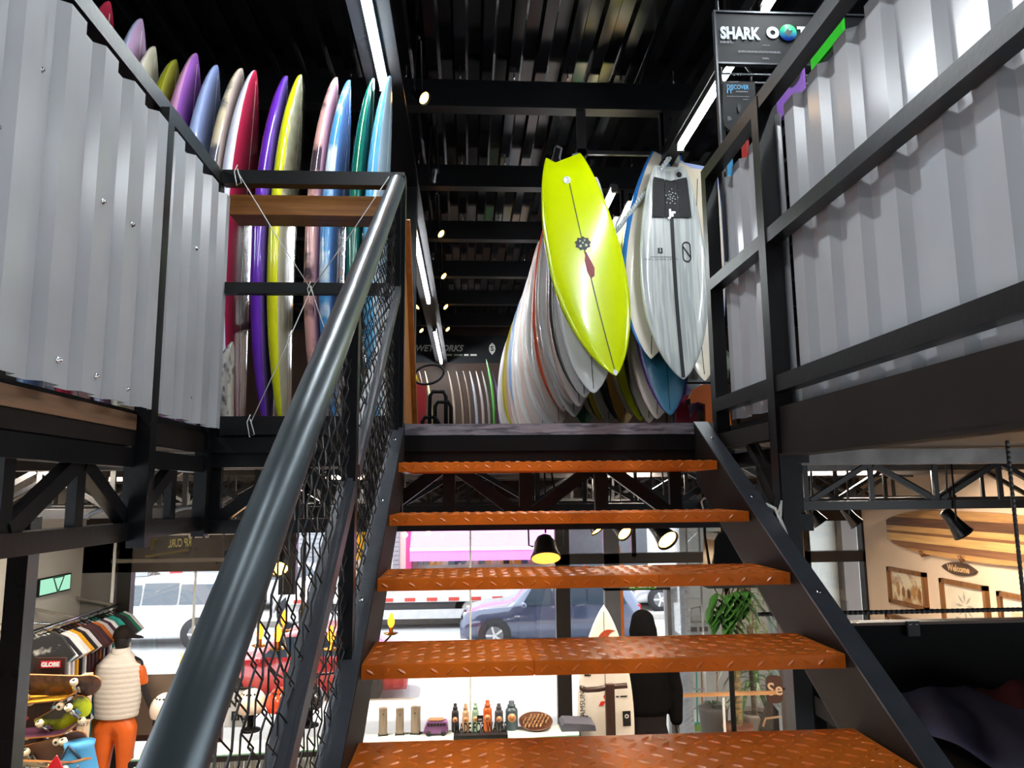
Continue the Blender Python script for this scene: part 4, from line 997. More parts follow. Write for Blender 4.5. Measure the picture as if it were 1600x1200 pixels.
def skateboard(c, L, tilt, roll, top, bottom, label, W=.2, wheels='#e8dcc0'):
    """length along X, underside towards the viewer when tilt is 90"""
    t = thing('skateboard', label, 'skateboard', c, 'skateboards on the display stand')
    def dk(u, v):
        u = .5 - .5 * math.cos(math.pi * u); x = (u - .5) * L; a = abs(u - .5) * 2; w = W / 2 * (1 if a < .72 else math.sqrt(max(.0, 1 - ((a - .72) / .28) ** 2)))
        return (x, (v - .5) * 2 * w, .05 * max(0, (a - .62) / .38) ** 1.5 + .01 * (v - .5) ** 2 * 4)
    mb = MB(); mb.grid(lambda u, v: (lambda p: (p[0], p[1], p[2] + .006))(dk(u, v)), 21, 7); mb.cur = 1; mb.grid(lambda u, v: (lambda p: (p[0], -p[1], p[2] - .006))(dk(u, v)), 21, 7)
    loc0(mb.build('deck', [mat('griptape' + top, top, .85), bottom], t))
    rim = MB()
    for v in (0, 1):
        ps = [dk(i / 20, v) for i in range(21)]
        rim.add([(p[0], p[1], p[2] + s_) for p in ps for s_ in (-.006, .006)], [(2 * i, 2 * i + 2, 2 * i + 3, 2 * i + 1) for i in range(20)])
    loc0(rim.build('deck_edge', PLYH, t))
    for sx_ in (-1, 1):
        tk = MB().box(sx_ * L * .28 - .03, sx_ * L * .28 + .03, -.03, .03, -.03, -.006); tk.tube([(sx_ * L * .28, -.085, -.04), (sx_ * L * .28, .085, -.04)], .009, 8)
        tk = loc0(tk.build('truck', CHROME, t))
        for sy_ in (-1, 1):
            w = MB(); w.lathe([(.012, -.019), (.024, -.019), (.029, -.012), (.029, .012), (.024, .019), (.012, .019), (.012, .012)], (sx_ * L * .28, sy_ * .082, -.04), 16, (0, 1, 0)); w = loc0(w.build('wheel', mat('wheel' + wheels, wheels, .4), t))
            b = MB(); b.lathe([(.011, -.02), (.011, .02)], (sx_ * L * .28, sy_ * .082, -.04), 10, (0, 1, 0)); loc0(b.build('bearing', RUBBER, w))
    t.rotation_euler = (Matrix.Rotation(R(roll), 4, 'Y') @ Matrix.Rotation(R(tilt), 4, 'X')).to_euler()
    return t
skateboard(P6(82, 1072, SY - .12), .70, -62, 3, '#1a1a1c', mat('deck_brown', '#5a3a2a', .4, mix='#3a241c', mixs=14, mixt=.5), 'brown patterned skateboard, underside out, topmost on the stand')
skateboard(P6(70, 1092, SY - .1), .56, 6, -4, '#d8a020', mat('deck_yellow', '#d89a1e', .4, mix='#8a5a10', mixs=12, mixt=.55), 'skateboard with yellow rippled side, second on the stand')
skateboard(P6(97, 1122, SY - .12), .42, -58, -28, '#1a1a1c', mat('deck_lime', '#b8cc20', .4, mix='#1c1c1c', mixs=3, mixt=.5), 'lime and black skateboard standing tilted in the middle of the stand')
skateboard(P6(65, 1146, SY - .1), .56, 6, -3, '#6a3a5c', mat('deck_purple', '#6a3c5e', .4, mix='#3a2238', mixs=12, mixt=.55), 'skateboard with purple side, third level of the stand')
skateboard(P6(80, 1172, SY - .12), .50, -60, -14, '#1a1a1c', mat('deck_umber', '#4a2c20', .4), 'umber skateboard on the lowest level of the stand')
skateboard(P6(75, 1196, SY - .25), .62, -30, 4, '#d8c8a8', mat('deck_pale', '#cdbb98', .4, mix='#3a3028', mixs=7, mixt=.6), 'pale longboard leaning below the stand')
q0, q1 = P6(118, 1162, 6.9), P6(137, 1055, 6.9)
t = thing('display_box', 'tall beige board box with black triangle print behind the skateboards', 'box', (q0.x, 6.9, q0.z))
MB().box(q0.x, q1.x, 6.9, 7.0, q0.z - .6, q1.z).build('box_body', mat('box_beige', '#cdb89c', .5), t)
q = P6(131, 1112, 6.9); o = MB().box(q.x - .06, q.x + .06, 6.894, 6.9, q.z - .06, q.z + .06).build('print', INK, t)
MB().add([(q.x + a, 6.892, q.z + b) for a, b in ((-.045, -.03), (.045, -.03), (0, .045))], [(0, 1, 2)]).build('triangle', mat('box_beige', '#cdb89c'), o)
letters('REEF', .05, lambda a, b: (q.x + a, 6.896, q.z - .1 + b), INK, t)
# things along the bottom edge, left
for a, b, h, lab, w in ((50, 1205, '#e6d020', 'yellow pointed board nose at the bottom left corner', .1), (62, 1203, '#c01a28', 'red pointed board nose in front of the skateboard stand', .14), (96, 1206, '#6a6a7a', 'grey pointed board nose in front of the skateboard stand', .09)):
    q = P6(a, b, 5.4); bd_ = Board(1.0, w * 1.9, .04, nexp=.9, rn=.05)
    t = thing('surfboard', lab, 'surfboard', (q.x, 5.4, q.z + (.1 if 'red' in lab else .05) - 1.0)); t.rotation_euler = (0, R(6), R(15))
    loc0(link('blank', bd_.mesh([gloss(h, h)] * 3, n=16, m=12), t))
    struct_ = None
q = P6(122, 1200, 6.3)
t = thing('beach_bag', 'light blue drawstring bag beside the skateboard stand', 'bag', (q.x, 6.3, q.z - .2))
BLUE = mat('bag_blue', '#3f8fc8', .6, bump=.3, bs=12)
mb = MB(); mb.lathe([(.02, -.5), (.14, -.48), (.16, -.2), (.15, -.05), (.12, .07), (.10, .15), (.11, .19)], (q.x, 6.3, q.z), 20); mb.build('body', BLUE, t)
MB().tube([(q.x - .08, 6.2, q.z + .1), (q.x - .02, 6.17, q.z + .2), (q.x + .06, 6.2, q.z + .1)], .012, 6).build('strap', mat('strap_navy', '#1e3a58', .6), t)

# ------------------------------------------------------------------ figures
def skin_body(name, joints, edges, m, parent, sub=2, roots=(0,)):
    """one continuous surface: tapered limbs grown along the edges, fused by a voxel remesh"""
    mb = MB(); N = 14
    for e in edges:
        (pa, ra_), (pb, rb_) = joints[e[0]], joints[e[1]]
        pa, pb = Vector(pa), Vector(pb); ra_ = ra_ if isinstance(ra_, tuple) else (ra_, ra_); rb_ = rb_ if isinstance(rb_, tuple) else (rb_, rb_)
        d = (pb - pa); L = max(d.length, 1e-4); d /= L
        ux = Vector((1, 0, 0)) if abs(d.x) < .75 else Vector((0, 0, 1)); ux = (ux - d * ux.dot(d)).normalized(); uy = d.cross(ux)
        rings = []
        for k in range(4): q = math.sin(k * math.pi / 8); rings.append((-ra_[1] * .8 * math.cos(k * math.pi / 8), max(.02, q) * ra_[0], max(.02, q) * ra_[1]))
        rings.append((0, *ra_)); rings.append((L, *rb_))
        for k in range(3, -1, -1): q = math.sin(k * math.pi / 8); rings.append((L + rb_[1] * .8 * math.cos(k * math.pi / 8), max(.02, q) * rb_[0], max(.02, q) * rb_[1]))
        vs = [pa + d * s_ + ux * a_ * math.cos(2 * math.pi * j / N) + uy * b_ * math.sin(2 * math.pi * j / N) for s_, a_, b_ in rings for j in range(N)]
        fs = [(i * N + j, i * N + (j + 1) % N, (i + 1) * N + (j + 1) % N, (i + 1) * N + j) for i in range(len(rings) - 1) for j in range(N)]
        fs += [tuple(range(N))[::-1], tuple(range((len(rings) - 1) * N, len(rings) * N))]
        mb.add(vs, fs)
    o = mb.build(name, m, parent)
    md = o.modifiers.new('fuse', 'REMESH'); md.mode = 'VOXEL'; md.voxel_size = .011 if sub == 2 else .009; md.use_smooth_shade = True
    ms = o.modifiers.new('smooth', 'SMOOTH'); ms.iterations = 6; ms.factor = .5
    return o
def hand_chain(joints, edges, wrist, base, down, fwd, side):
    """palm and five bent fingers below a wrist joint; returns lists"""
    W = Vector(base); dn, fw, sd2 = Vector(down), Vector(fwd), Vector(side)
    pi = len(joints); joints.append((W + dn * .05, (.022, .038))); edges.append((wrist, pi))
    for k, (off, ln) in enumerate(((-.03, .07), (-.01, .085), (.01, .08), (.03, .065))):
        a = len(joints); p0 = W + dn * .09 + fw * off
        joints += [(p0, .010), (p0 + dn * ln * .5 + sd2 * .006, .0095), (p0 + dn * ln + sd2 * .028, .007)]
        edges += [(pi, a), (a, a + 1), (a + 1, a + 2)]
    a = len(joints); p0 = W + dn * .045 + fw * -.045
    joints += [(p0, .011), (p0 + dn * .045 + fw * -.02 + sd2 * .015, .009)]; edges += [(pi, a), (a, a + 1)]
MAN = mat('mannequin_black', '#1d1a1b', .45)
# mannequin with cap and vest, seen from behind
c = at(186, 1060, Y=8.6); mx, my = c.x, 8.6
t = thing('mannequin', 'dark mannequin in white quilted vest and orange leggings, seen from behind', 'mannequin', (mx, my, 0))
J = [((0, 0, 1.10), (.13, .10)), ((0, .01, 1.30), (.11, .09)), ((0, .0, 1.52), (.15, .10)), ((0, -.01, 1.66), (.10, .08)), ((0, 0, 1.76), (.05, .05)), ((0, .03, 1.86), (.085, .095)), ((0, .03, 1.95), (.075, .085)),
     ((.18, 0, 1.62), (.065, .06)), ((.26, .02, 1.36), (.042, .042)), ((.33, .06, 1.16), (.034, .034)), ((.365, .09, 1.05), (.022, .026)),
     ((-.18, 0, 1.62), (.065, .06)), ((-.25, .03, 1.36), (.042, .042)), ((-.24, .16, 1.16), (.034, .034)), ((-.22, .24, 1.06), (.022, .026)),
     ((.10, 0, .98), (.10, .10)), ((.11, -.01, .52), (.06, .062)), ((.12, .0, .10), (.038, .042)), ((.12, .12, .05), (.03, .035)),
     ((-.10, 0, .98), (.10, .10)), ((-.11, -.01, .52), (.06, .062)), ((-.12, .0, .10), (.038, .042)), ((-.12, .12, .05), (.03, .035))]
Ed = [(0, 1), (1, 2), (2, 3), (3, 4), (4, 5), (5, 6), (3, 7), (7, 8), (8, 9), (9, 10), (3, 11), (11, 12), (12, 13), (13, 14), (0, 15), (15, 16), (16, 17), (17, 18), (0, 19), (19, 20), (20, 21), (21, 22)]
hand_chain(J, Ed, 10, (.365, .09, 1.05), (.25, .2, -.95), (.3, .9, 0), (-.9, .2, 0)); hand_chain(J, Ed, 14, (-.22, .24, 1.06), (.1, .5, -.85), (.9, .2, 0), (0, .6, .2))
def zsc(js, f=1.0): return [((x, y, z * f), r_) for (x, y, z), r_ in js]
J = [((Vector(p).x, Vector(p).y, Vector(p).z), r_) for p, r_ in J]
f_ = 2.03 / 2.02
loc0(skin_body('body', J, Ed, MAN, t))
LEG = mat('orange_legging', '#d2601c', .42, var=.06)
JL = [((0, 0, 1.08), (.15, .12)), ((0, 0, 1.16), (.135, .105)), ((.10, .0, .96), (.118, .118)), ((.11, -.01, .74), (.09, .095)), ((.11, -.012, .52), (.066, .07)), ((.115, -.02, .36), (.064, .068)), ((.12, .0, .12), (.044, .048)),
      ((-.10, .0, .96), (.118, .118)), ((-.11, -.01, .74), (.09, .095)), ((-.11, -.012, .52), (.066, .07)), ((-.115, -.02, .36), (.064, .068)), ((-.12, .0, .12), (.044, .048))]
loc0(skin_body('leggings', JL, [(0, 1), (0, 2), (2, 3), (3, 4), (4, 5), (5, 6), (0, 7), (7, 8), (8, 9), (9, 10), (10, 11)], LEG, t))
def vest(u, v):
    z = 1.09 + .66 * u; a = 2 * math.pi * v
    w = .215 + .03 * math.sin(u * 3.0) if u < .8 else .238 - (u - .8) * .68
    d = .15 + .02 * math.sin(u * 3) if u < .8 else .165 - (u - .8) * .38
    q = 1 + .022 * abs(math.sin(u * math.pi * 13)) - .012
    return (w * q * math.cos(a), d * q * math.sin(a), z)
VST = mat('white_quilt', '#d6d0c8', .6, var=.05, bump=.2, bs=30)
mb = MB(); mb.grid(vest, 90, 28, wrap=True); v_ = loc0(mb.build('vest', VST, t))
mb = MB(); mb.lathe([(.105, 1.70), (.10, 1.75), (.088, 1.79), (.078, 1.79), (.09, 1.70)], n=20); loc0(mb.build('collar', VST, v_))
for s_ in (1, -1):
    loc0(skin_body('sleeve', [((.16 * s_, 0, 1.62), (.07, .07)), ((.215 * s_, .005, 1.54), (.064, .062)), ((.245 * s_, .015, 1.43), (.056, .054))], [(0, 1), (1, 2)], LEG, t, 1))
CAPM = mat('cap_brown', '#1c1512', .8, spec=.2)
mb = MB(); mb.grid(lambda u, v: (.1 * math.sin(u * 1.65) * math.cos(v * 6.2832), .03 + .108 * math.sin(u * 1.65) * math.sin(v * 6.2832), 1.90 + .12 * math.cos(u * 1.65)), 8, 20, wrap=True); cp = loc0(mb.build('cap', CAPM, t))
mb = MB(); mb.prism([(.04, .085), (.15, .05), (.19, 0), (.15, -.05), (.04, -.085)], lambda a, b: (.03 + a, .03 + b, 1.905 - a * .15), (0, 0, .012)); loc0(mb.build('peak', CAPM, cp))
MB().lathe([(.22, 0), (.22, .02), (.05, .03)], (mx, my, 0), 24).build('base_plate', CHROME, t)

# hooded mannequin by the door
c = at(1010, 1050, Y=8.0); mx, my = c.x, 8.0; top = at(1008, 953, Y=8.0).z
t = thing('mannequin', 'mannequin in black hooded sweatshirt and dark trousers in front of the doorway', 'mannequin', (mx, my, 0))
t.scale = (1.06, 1.06, top / 1.93)
HOOD = mat('black_fleece', '#080708', .95, spec=.08, bump=.2, bs=20); TRS = mat('charcoal_trousers', '#1e1a1b', .9, spec=.1)
J = [((0, 0, 1.06), (.21, .15)), ((0, 0, 1.30), (.21, .15)), ((0, 0, 1.50), (.20, .13)), ((.0, .0, 1.62), (.13, .11)), ((-.02, .0, 1.74), (.14, .145)), ((-.02, .0, 1.84), (.115, .12)),
     ((.20, 0, 1.50), (.10, .095)), ((.27, .0, 1.22), (.085, .08)), ((.27, -.03, .96), (.062, .062)),
     ((-.20, 0, 1.50), (.10, .095)), ((-.26, .0, 1.22), (.085, .08)), ((-.22, -.08, .94), (.062, .062))]
Ed = [(0, 1), (1, 2), (2, 3), (3, 4), (4, 5), (2, 6), (6, 7), (7, 8), (2, 9), (9, 10), (10, 11)]
loc0(skin_body('hooded_sweatshirt', J, Ed, HOOD, t))
loc0(skin_body('trousers', [((0, 0, 1.04), (.19, .14)), ((0, 0, .92), (.18, .13)), ((.11, 0, .74), (.115, .12)), ((.12, 0, .42), (.10, .105)), ((.13, 0, .08), (.085, .10)), ((-.11, 0, .74), (.115, .12)), ((-.12, 0, .42), (.10, .105)), ((-.13, 0, .08), (.085, .10))],
          [(0, 1), (1, 2), (2, 3), (3, 4), (1, 5), (5, 6), (6, 7)], TRS, t))
for s_, bx_ in ((1, (.27, -.04, .93)), (-1, (-.215, -.1, .91))):
    jj = [((bx_[0], bx_[1], bx_[2] + .06), .03), (bx_, (.024, .03))]; ee = [(0, 1)]
    hand_chain(jj, ee, 1, bx_, (0, -.1, -1), (0, 1, 0), (-s_ * .8, 0, 0)); loc0(skin_body('hand', jj, ee, MAN, t, 1))
loc0(MB().lathe([(.25, 0), (.25, .03), (.05, .035)], n=24).build('base_plate', STEEL, t))

# ------------------------------------------------------------------ glass counter with goods
TZ = 1.20
tl, trr = at(205, 1187, Z=TZ), at(905, 1148, Z=TZ); tl2 = tl + Vector((.03, .34, 0)); tr2 = trr + Vector((.03, .34, 0))
t = thing('glass_counter', 'long low counter with green-edged glass top and black frame', 'counter', (tl + trr) / 2 - Vector((0, 0, TZ)))
pl_ = [tl, trr, tr2, tl2]
MB().add([p + Vector((0, 0, dz)) for dz in (-.012, 0) for p in pl_], [(3, 2, 1, 0), (4, 5, 6, 7), (0, 1, 5, 4), (1, 2, 6, 5), (2, 3, 7, 6), (3, 0, 4, 7)]).build('glass_top', mat('counter_glass', '#d4e2da', .06, var=.02, spec=.9), t)
MB().bar(tl + Vector((0, -.004, -.006)), trr + Vector((0, -.004, -.006)), .006, .012).build('glass_edge', mat('green_edge', '#7fae94', .15), t)
for a, b in ((tl, trr), (tl2, tr2), (tl, tl2), (trr, tr2)): MB().bar(a - Vector((0, 0, .035)), b - Vector((0, 0, .035)), .03, .04).build('frame_bar', DK, t)
for p in pl_ + [(tl + trr) / 2]: MB().box(p.x - .018, p.x + .018, p.y - .018, p.y + .018, 0, TZ - .02).build('leg', DK, t)
# white fringe of cords below the counter
fr_ = MB(); rnd = random.Random(3)
for k in range(420):
    f = rnd.random(); p = tl.lerp(trr, .02 + .5 * f) + Vector((0, .12 + .4 * rnd.random(), -.06))
    L_ = .25 + .35 * rnd.random(); dx = .12 * (rnd.random() - .5)
    fr_.tube([p, p + Vector((dx * .3, 0, -L_ * .5)), p + Vector((dx, 0, -L_))], .006, 4, smooth=False)
tag(fr_.build('cord_fringe', mat('fringe_white', '#dcdcda', .6)), 'mass of white cords hanging under the glass counter', 'cords', kind='stuff')
def on(px, py): p = at(px, py, Z=TZ); return p
def helmet(px, py, h, label, s=.135):
    p = on(px, py) + Vector((0, .15, 0)); t = thing('helmet', label, 'helmet', p, 'helmets on the counter')
    st_ = MB(); st_.lathe([(.09, 0), (.09, .015), (.03, .03), (.035, .16), (.07, .20)], p, 16); st_.build('stand', BLK, t)
    c = p + Vector((0, 0, .24)); m_ = mat('helmet' + h, h, .25, coat=.5)
    mb = MB(); mb.grid(lambda u, v: tuple(c + Vector((s * math.sin(u * 2.05) * math.cos(v * 6.2832), s * 1.12 * math.sin(u * 2.05) * math.sin(v * 6.2832), s * 1.05 * math.cos(u * 2.05)))), 14, 24, wrap=True); mb.build('shell', m_, t)
    hl = MB()
    for k in range(6):
        a = R(-150 + 24 * k); v = Vector((math.cos(a) * .62, math.sin(a) * .70, .72)); hl.lathe([(.010, 0), (.010, .004)], c + Vector((v.x * s, v.y * s * 1.1, v.z * s * 1.08)), 8, v)
    hl.build('vent', RUBBER, t)
    MB().tube([c + Vector((-s * .9, -.02, -.04)), c + Vector((-.03, -.06, -.2)), c + Vector((s * .9, -.02, -.04))], .008, 5).build('chin_strap', BLK, t)
helmet(246, 1158, '#e2d2c4', 'cream helmet on the left end of the counter')
helmet(384, 1150, '#e0cbb8', 'beige helmet in the middle of the counter behind the handrail')
helmet(431, 1148, '#e2401c', 'bright orange helmet on the counter')
helmet(478, 1142, '#1c1c1e', 'black helmet right of the orange one on the counter')
p = on(356, 1152) + Vector((0, .3, 0))
t = thing('counter_sign', 'grey upright sign with black block lettering on the counter', 'sign', p)
MB().box(p.x - .13, p.x + .13, p.y, p.y + .02, p.z, p.z + .34).build('plate', mat('sign_grey', '#b8bcc0', .4), t)
MB().box(p.x - .14, p.x + .14, p.y - .005, p.y + .025, p.z + .34, p.z + .36).build('cap_strip', DK, t)
for k, w in enumerate(('NEW', 'ERA')): letters(w, .11, lambda a, b: (p.x + .03 + a, p.y - .004, p.z + .22 - .12 * k + b), INK, t, bold=.005)
# wooden blocks
BW = wood('block_wood', '#9a8a7a', '#6a5a4c', along=2)
for k, (x0, x1, ybt, ytp, rot, lab) in enumerate(((591, 606, 1150, 1107, 12, 'leftmost'), (617, 632, 1149, 1108, 5, 'middle'), (640, 656, 1148, 1105, -14, 'right-hand'))):
    p = on((x0 + x1) / 2, ybt); s_ = (at(x1, ybt, Y=p.y).x - at(x0, ybt, Y=p.y).x); h = at(x0, ytp, Y=p.y).z - TZ
    t = thing('wood_block', '%s of three weathered wooden blocks standing on the counter' % lab, 'block', p, 'wooden blocks on the counter')
    mb = MB().box(-s_ * .42, s_ * .42, 0, .05, .012, h); loc0(mb.build('slab', BW, t))
    loc0(MB().box(-s_ * .5, s_ * .5, -.005, .055, 0, .012).build('foot', INK, t)); hk = MB(); hk.lathe([(.006, 0), (.006, .006)], (0, 0, h * .78), 8, (0, -1, 0)); loc0(hk.build('peg', STEEL, t)); t.rotation_euler = (0, 0, R(rot))
# toy van
p = on(681, 1150); sc = (at(700, 1150, Y=p.y).x - at(661, 1150, Y=p.y).x)
t = thing('toy_van', 'small purple toy van on the counter', 'toy', p)
PUR = mat('van_purple', '#7a4a7c', .35)
mb = MB(); mb.prism([(-.5, .12), (-.46, .3), (-.42, .36), (-.36, .52), (.42, .52), (.48, .36), (.5, .14), (.46, .08), (-.46, .08)], lambda a, b: (p.x + a * sc, p.y, p.z + b * sc), (0, sc * .45, 0)); mb.build('body', PUR, t)
MB().box(p.x - .3 * sc, p.x + .3 * sc, p.y + .05 * sc, p.y + .4 * sc, p.z + .56 * sc, p.z + .60 * sc).build('roof_rack', wood('rack_tan', '#b88a60', '#9a6a40', along=0), t)
for k in range(6): MB().box(p.x + (-.34 + .125 * k) * sc, p.x + (-.24 + .125 * k) * sc, p.y - .004, p.y, p.z + .37 * sc, p.z + .47 * sc).build('window', INK, t)
for a in (-.3, .3): w = MB(); w.lathe([(.1 * sc, 0), (.1 * sc, .05 * sc)], (p.x + a * sc, p.y, p.z + .1 * sc), 14, (0, -1, 0)); w.build('wheel', RUBBER, t)
# bottles
LAB = mat('label_orange', '#d89a6a', .5)
for x, yb, yt, w, h, lab in ((711, 1146, 1099, 9.5, '#26262a', 'slim black'), (727.5, 1146, 1099, 9, '#c09a78', 'tan'), (743, 1145, 1098, 9, '#8aa890', 'sage-green'), (762, 1144, 1094, 11.5, '#c25a22', 'orange'), (780, 1144, 1099, 11, '#3a3a40', 'short charcoal'), (800, 1142, 1095, 16, '#3f4f58', 'large slate-blue')):
    p = on(x, yb) + Vector((0, .05, 0)); H = at(x, yt, Y=p.y).z - TZ; r_ = w / 2 / F * p.y * 1.15
    t = thing('drink_bottle', '%s metal drink bottle on the counter' % lab, 'bottle', p, 'drink bottles on the counter')
    m_ = mat('bottle' + h, h, .35, var=.05)
    b = MB(); b.lathe([(r_ * .9, 0), (r_, .01), (r_, H * .66), (r_ * .93, H * .72), (r_ * .66, H * .77), (r_ * .6, H * .80)], p, 20); b.build('flask', m_, t)
    b = MB(); b.lathe([(r_ * .66, H * .78), (r_ * .66, H * .87), (r_ * .46, H * .89), (r_ * .48, H * .97), (r_ * .40, H)], p, 16); b.build('cap', m_, t)
    b = MB(); b.lathe([(r_ * .68, 0), (r_ * .68, .004)], p + Vector((0, -r_ * .99, H * .46)), 18, (0, -1, 0)); o = b.build('round_label', LAB, t)
    b = MB(); b.lathe([(r_ * .42, 0), (r_ * .42, .002)], p + Vector((0, -r_ * .99 - .004, H * .46)), 14, (0, -1, 0)); b.build('label_centre', mat('label_brown', '#b06a3c', .5), o)
# lettered stand in front of the bottles
p = on(751, 1152); w_ = at(793, 1152, Y=p.y).x - at(709, 1152, Y=p.y).x
t = thing('lettered_stand', 'black base with cut-out black lettering in front of the bottles', 'sign', p)
MB().box(p.x - w_ / 2, p.x + w_ / 2, p.y - .06, p.y + .05, p.z, p.z + .035).build('base', INK, t)
vs, fs = text('MADE FOR WAVES', .1, bold=.002); wx = max(v.x for v in vs) - min(v.x for v in vs)
MB().add([(p.x + v.x * .96 * w_ / wx, p.y - .02, p.z + .085 + v.y * 1.25) for v in vs], fs).build('lettering', INK, t)
q = at(750, 1122, Y=p.y)
o = MB().box(q.x - .028, q.x + .028, p.y - .02, p.y - .012, q.z - .028, q.z + .028).build('tag_card', INK, t); MB().box(q.x - .003, q.x + .003, p.y - .018, p.y - .014, p.z + .03, q.z).build('tag_stem', INK, t)
lines(2, .035, .004, lambda a, b: (q.x - .017 + a, p.y - .022, q.z - .004 + b), WHT, o)
# woven plate
p = on(839, 1143); rr_ = (at(866, 1140, Y=p.y).x - at(812, 1140, Y=p.y).x) / 2
t = thing('woven_tray', 'round tilted tray with a basket-weave of sticks on the counter', 'tray', p)
ax = Vector((0, -.26, .96)).normalized(); cc_ = p + Vector((0, .12, .05))
mb = MB(); mb.lathe([(rr_ * .8, -.02), (rr_ * .96, .0), (rr_, .012), (rr_ * .95, .014), (rr_ * .75, -.004), (.01, -.004)], cc_, 30, ax); mb.build('dish', mat('tray_brown', '#5a3626', .4), t)
u_ = Vector((1, 0, 0)); w2 = ax.cross(u_)
for k in range(7):
    for j in range(4):
        a = (k - 3) * rr_ * .22; b = (j - 1.5) * rr_ * .34
        if a * a + b * b < (rr_ * .72) ** 2:
            c0 = cc_ + u_ * (a + b * .4) + w2 * b + ax * .014
            MB().tube([c0 - (u_ * .25 + w2) * rr_ * .15, c0 + (u_ * .25 + w2) * rr_ * .15], .008, 6).build('stick', wood('stick_tan', '#a8845a', '#7a5636', along=1), t)
MB().box(p.x - .05, p.x + .05, p.y + .08, p.y + .16, p.z, p.z + .035).build('foot', STEEL, t)
p = on(905, 1143)
tag(MB().prism([(-.16, 0), (.16, 0), (.15, .05), (.1, .06), (-.13, .075), (-.16, .05)], lambda a, b: (p.x + a, p.y, p.z + b), (0, .25, 0)).build('folded_cloth', mat('cloth_slate', '#4a4a55', .8)), 'folded slate-grey cloth at the right end of the counter', 'cloth')
p = at(545, 1150, Z=TZ)
# display panel in the left window
a_, b_ = at(214, 1055, Y=9.1), at(340, 1145, Y=9.1)
t = thing('window_panel', 'taupe display panel with dark frame in the left shop window', 'panel', (a_.x, 9.1, 0))
MB().box(a_.x, b_.x, 9.1, 9.13, b_.z, a_.z).build('board', mat('panel_taupe', '#7a6a5c', .5, var=.1), t)
for x0, x1, z0, z1 in ((a_.x - .05, a_.x, 0, a_.z), (a_.x - .05, b_.x, b_.z - .06, b_.z), (b_.x, b_.x + .05, 0, a_.z)): MB().box(x0, x1, 9.08, 9.14, z0, z1).build('frame_bar', mat('frame_maroon', '#3c2320', .4), t)

# ------------------------------------------------------------------ board with brand print by the door, on a stand
p = at(943, 943, Y=7.6); q_ = at(943, 1150, Y=7.6)
bd = Board(2.05, .56, .07, nexp=.86, wide=.46, rn=.10)
base_z = p.z - 2.05
t = thing('surfboard', 'white surfboard with red wave emblem and sponsor print standing by the door', 'surfboard', (p.x, 7.6, base_z))
t.rotation_euler = (R(0), R(-.5), 0)
loc0(link('blank', bd.mesh([gloss('ivory', '#e0d8cc'), gloss('ivory', '#e0d8cc'), gloss('ivory', '#e0d8cc')]), t)); loc0(bd.strip(.05, .97, .003).build('stringer', INK, t))
RD = mat('print_rust', '#9a3e24', .4); RED = mat('print_red', '#c82a1e', .4)
def crescent(cx, cz, r, th, a0, a1, n=16):
    o_ = [(cx + r * math.cos(R(a0 + (a1 - a0) * k / n)), cz + r * 1.25 * math.sin(R(a0 + (a1 - a0) * k / n))) for k in range(n + 1)]
    i_ = [(cx + (r - th * math.sin(math.pi * min(1, k / n * 1.15 + .02)) ** 1) * math.cos(R(a0 + (a1 - a0) * k / n)), cz + (r - th * max(0, math.sin(math.pi * min(1, k / n * 1.1)))) * 1.25 * math.sin(R(a0 + (a1 - a0) * k / n))) for k in range(n + 1)]
    return o_, i_
mb = MB()
for cx, cz, r0, th_, a0, a1 in ((.045, 1.66, .125, .05, 75, 290), (.075, 1.71, .08, .03, 60, 240)):
    o_, i_ = crescent(cx, cz, r0, th_, a0, a1); n = len(o_)
    mb.add([bd.put(a, b, .004) for a, b in o_ + i_], [(k, k + 1, n + k + 1, n + k) for k in range(n - 1)])
loc0(mb.build('wave_emblem', RD, t))
loc0(letters('RIP CURL', .085, lambda a, b: bd.put(-.155 - b + (a + .12) * .26, 1.55 + a, .004), INK, t, bold=.003))
mb = MB()
for ang in (90, 210, 330):
    c0 = Vector((.0 + .042 * math.cos(R(ang)), 1.14 + .042 * math.sin(R(ang)))); d0 = Vector((math.cos(R(ang)), math.sin(R(ang)))); n0 = Vector((-d0.y, d0.x))
    mb.add([bd.put(*(c0 + d0 * .04), .004), bd.put(*(c0 + n0 * .023), .004), bd.put(*(c0 - d0 * .04), .004), bd.put(*(c0 - n0 * .023), .004)], [(0, 1, 2, 3)])
loc0(mb.build('three_diamonds', RED, t))
loc0(letters('SAMSUNG', .07, lambda a, b: bd.put(-.225 - b, 1.13 + a, .004), INK, t))
for cx, cz in ((-.215, .94), (.2, .97)):
    o = loc0(bd.patch([(cx + a, cz + b) for a, b in ((-.04, -.07), (.04, -.07), (.04, .07), (-.04, .07))], .004).build('square_print', INK, t))
    loc0(letters('O', .05, lambda a, b: bd.put(cx + a, cz + .02 + b, .006), WHT, o, bold=.002))
loc0(letters('THE SEARCH', .055, lambda a, b: bd.put(-.05 + a, .76 + b, .004), INK, t, spacing=1.1))
loc0(lines(1, .12, .014, lambda a, b: bd.put(.10 + a, 1.17 + b, .004), INK, t))
p0 = at(955, 1072, Y=7.45)
t = thing('board_stand', 'dark brown wooden stand with a curved arm holding the white surfboard', 'stand', (p0.x, 7.45, 0))
w0 = at(946, 1100, Y=7.45).x; w1 = at(960, 1100, Y=7.45).x
MB().box(w0, w1, 7.42, 7.47, 0, p0.z + .02).build('post', BRN, t)
MB().tube([at(908, 1075, Y=7.3), at(916, 1078, Y=7.40), at(935, 1077, Y=7.44), at(955, 1073, Y=7.44), at(980, 1071, Y=7.42)], .025, 8, squash=.7).build('arm', BRN, t)
MB().box(w0 - .25, w1 + .25, 7.3, 7.85, 0, .05).build('base', BRN, t)

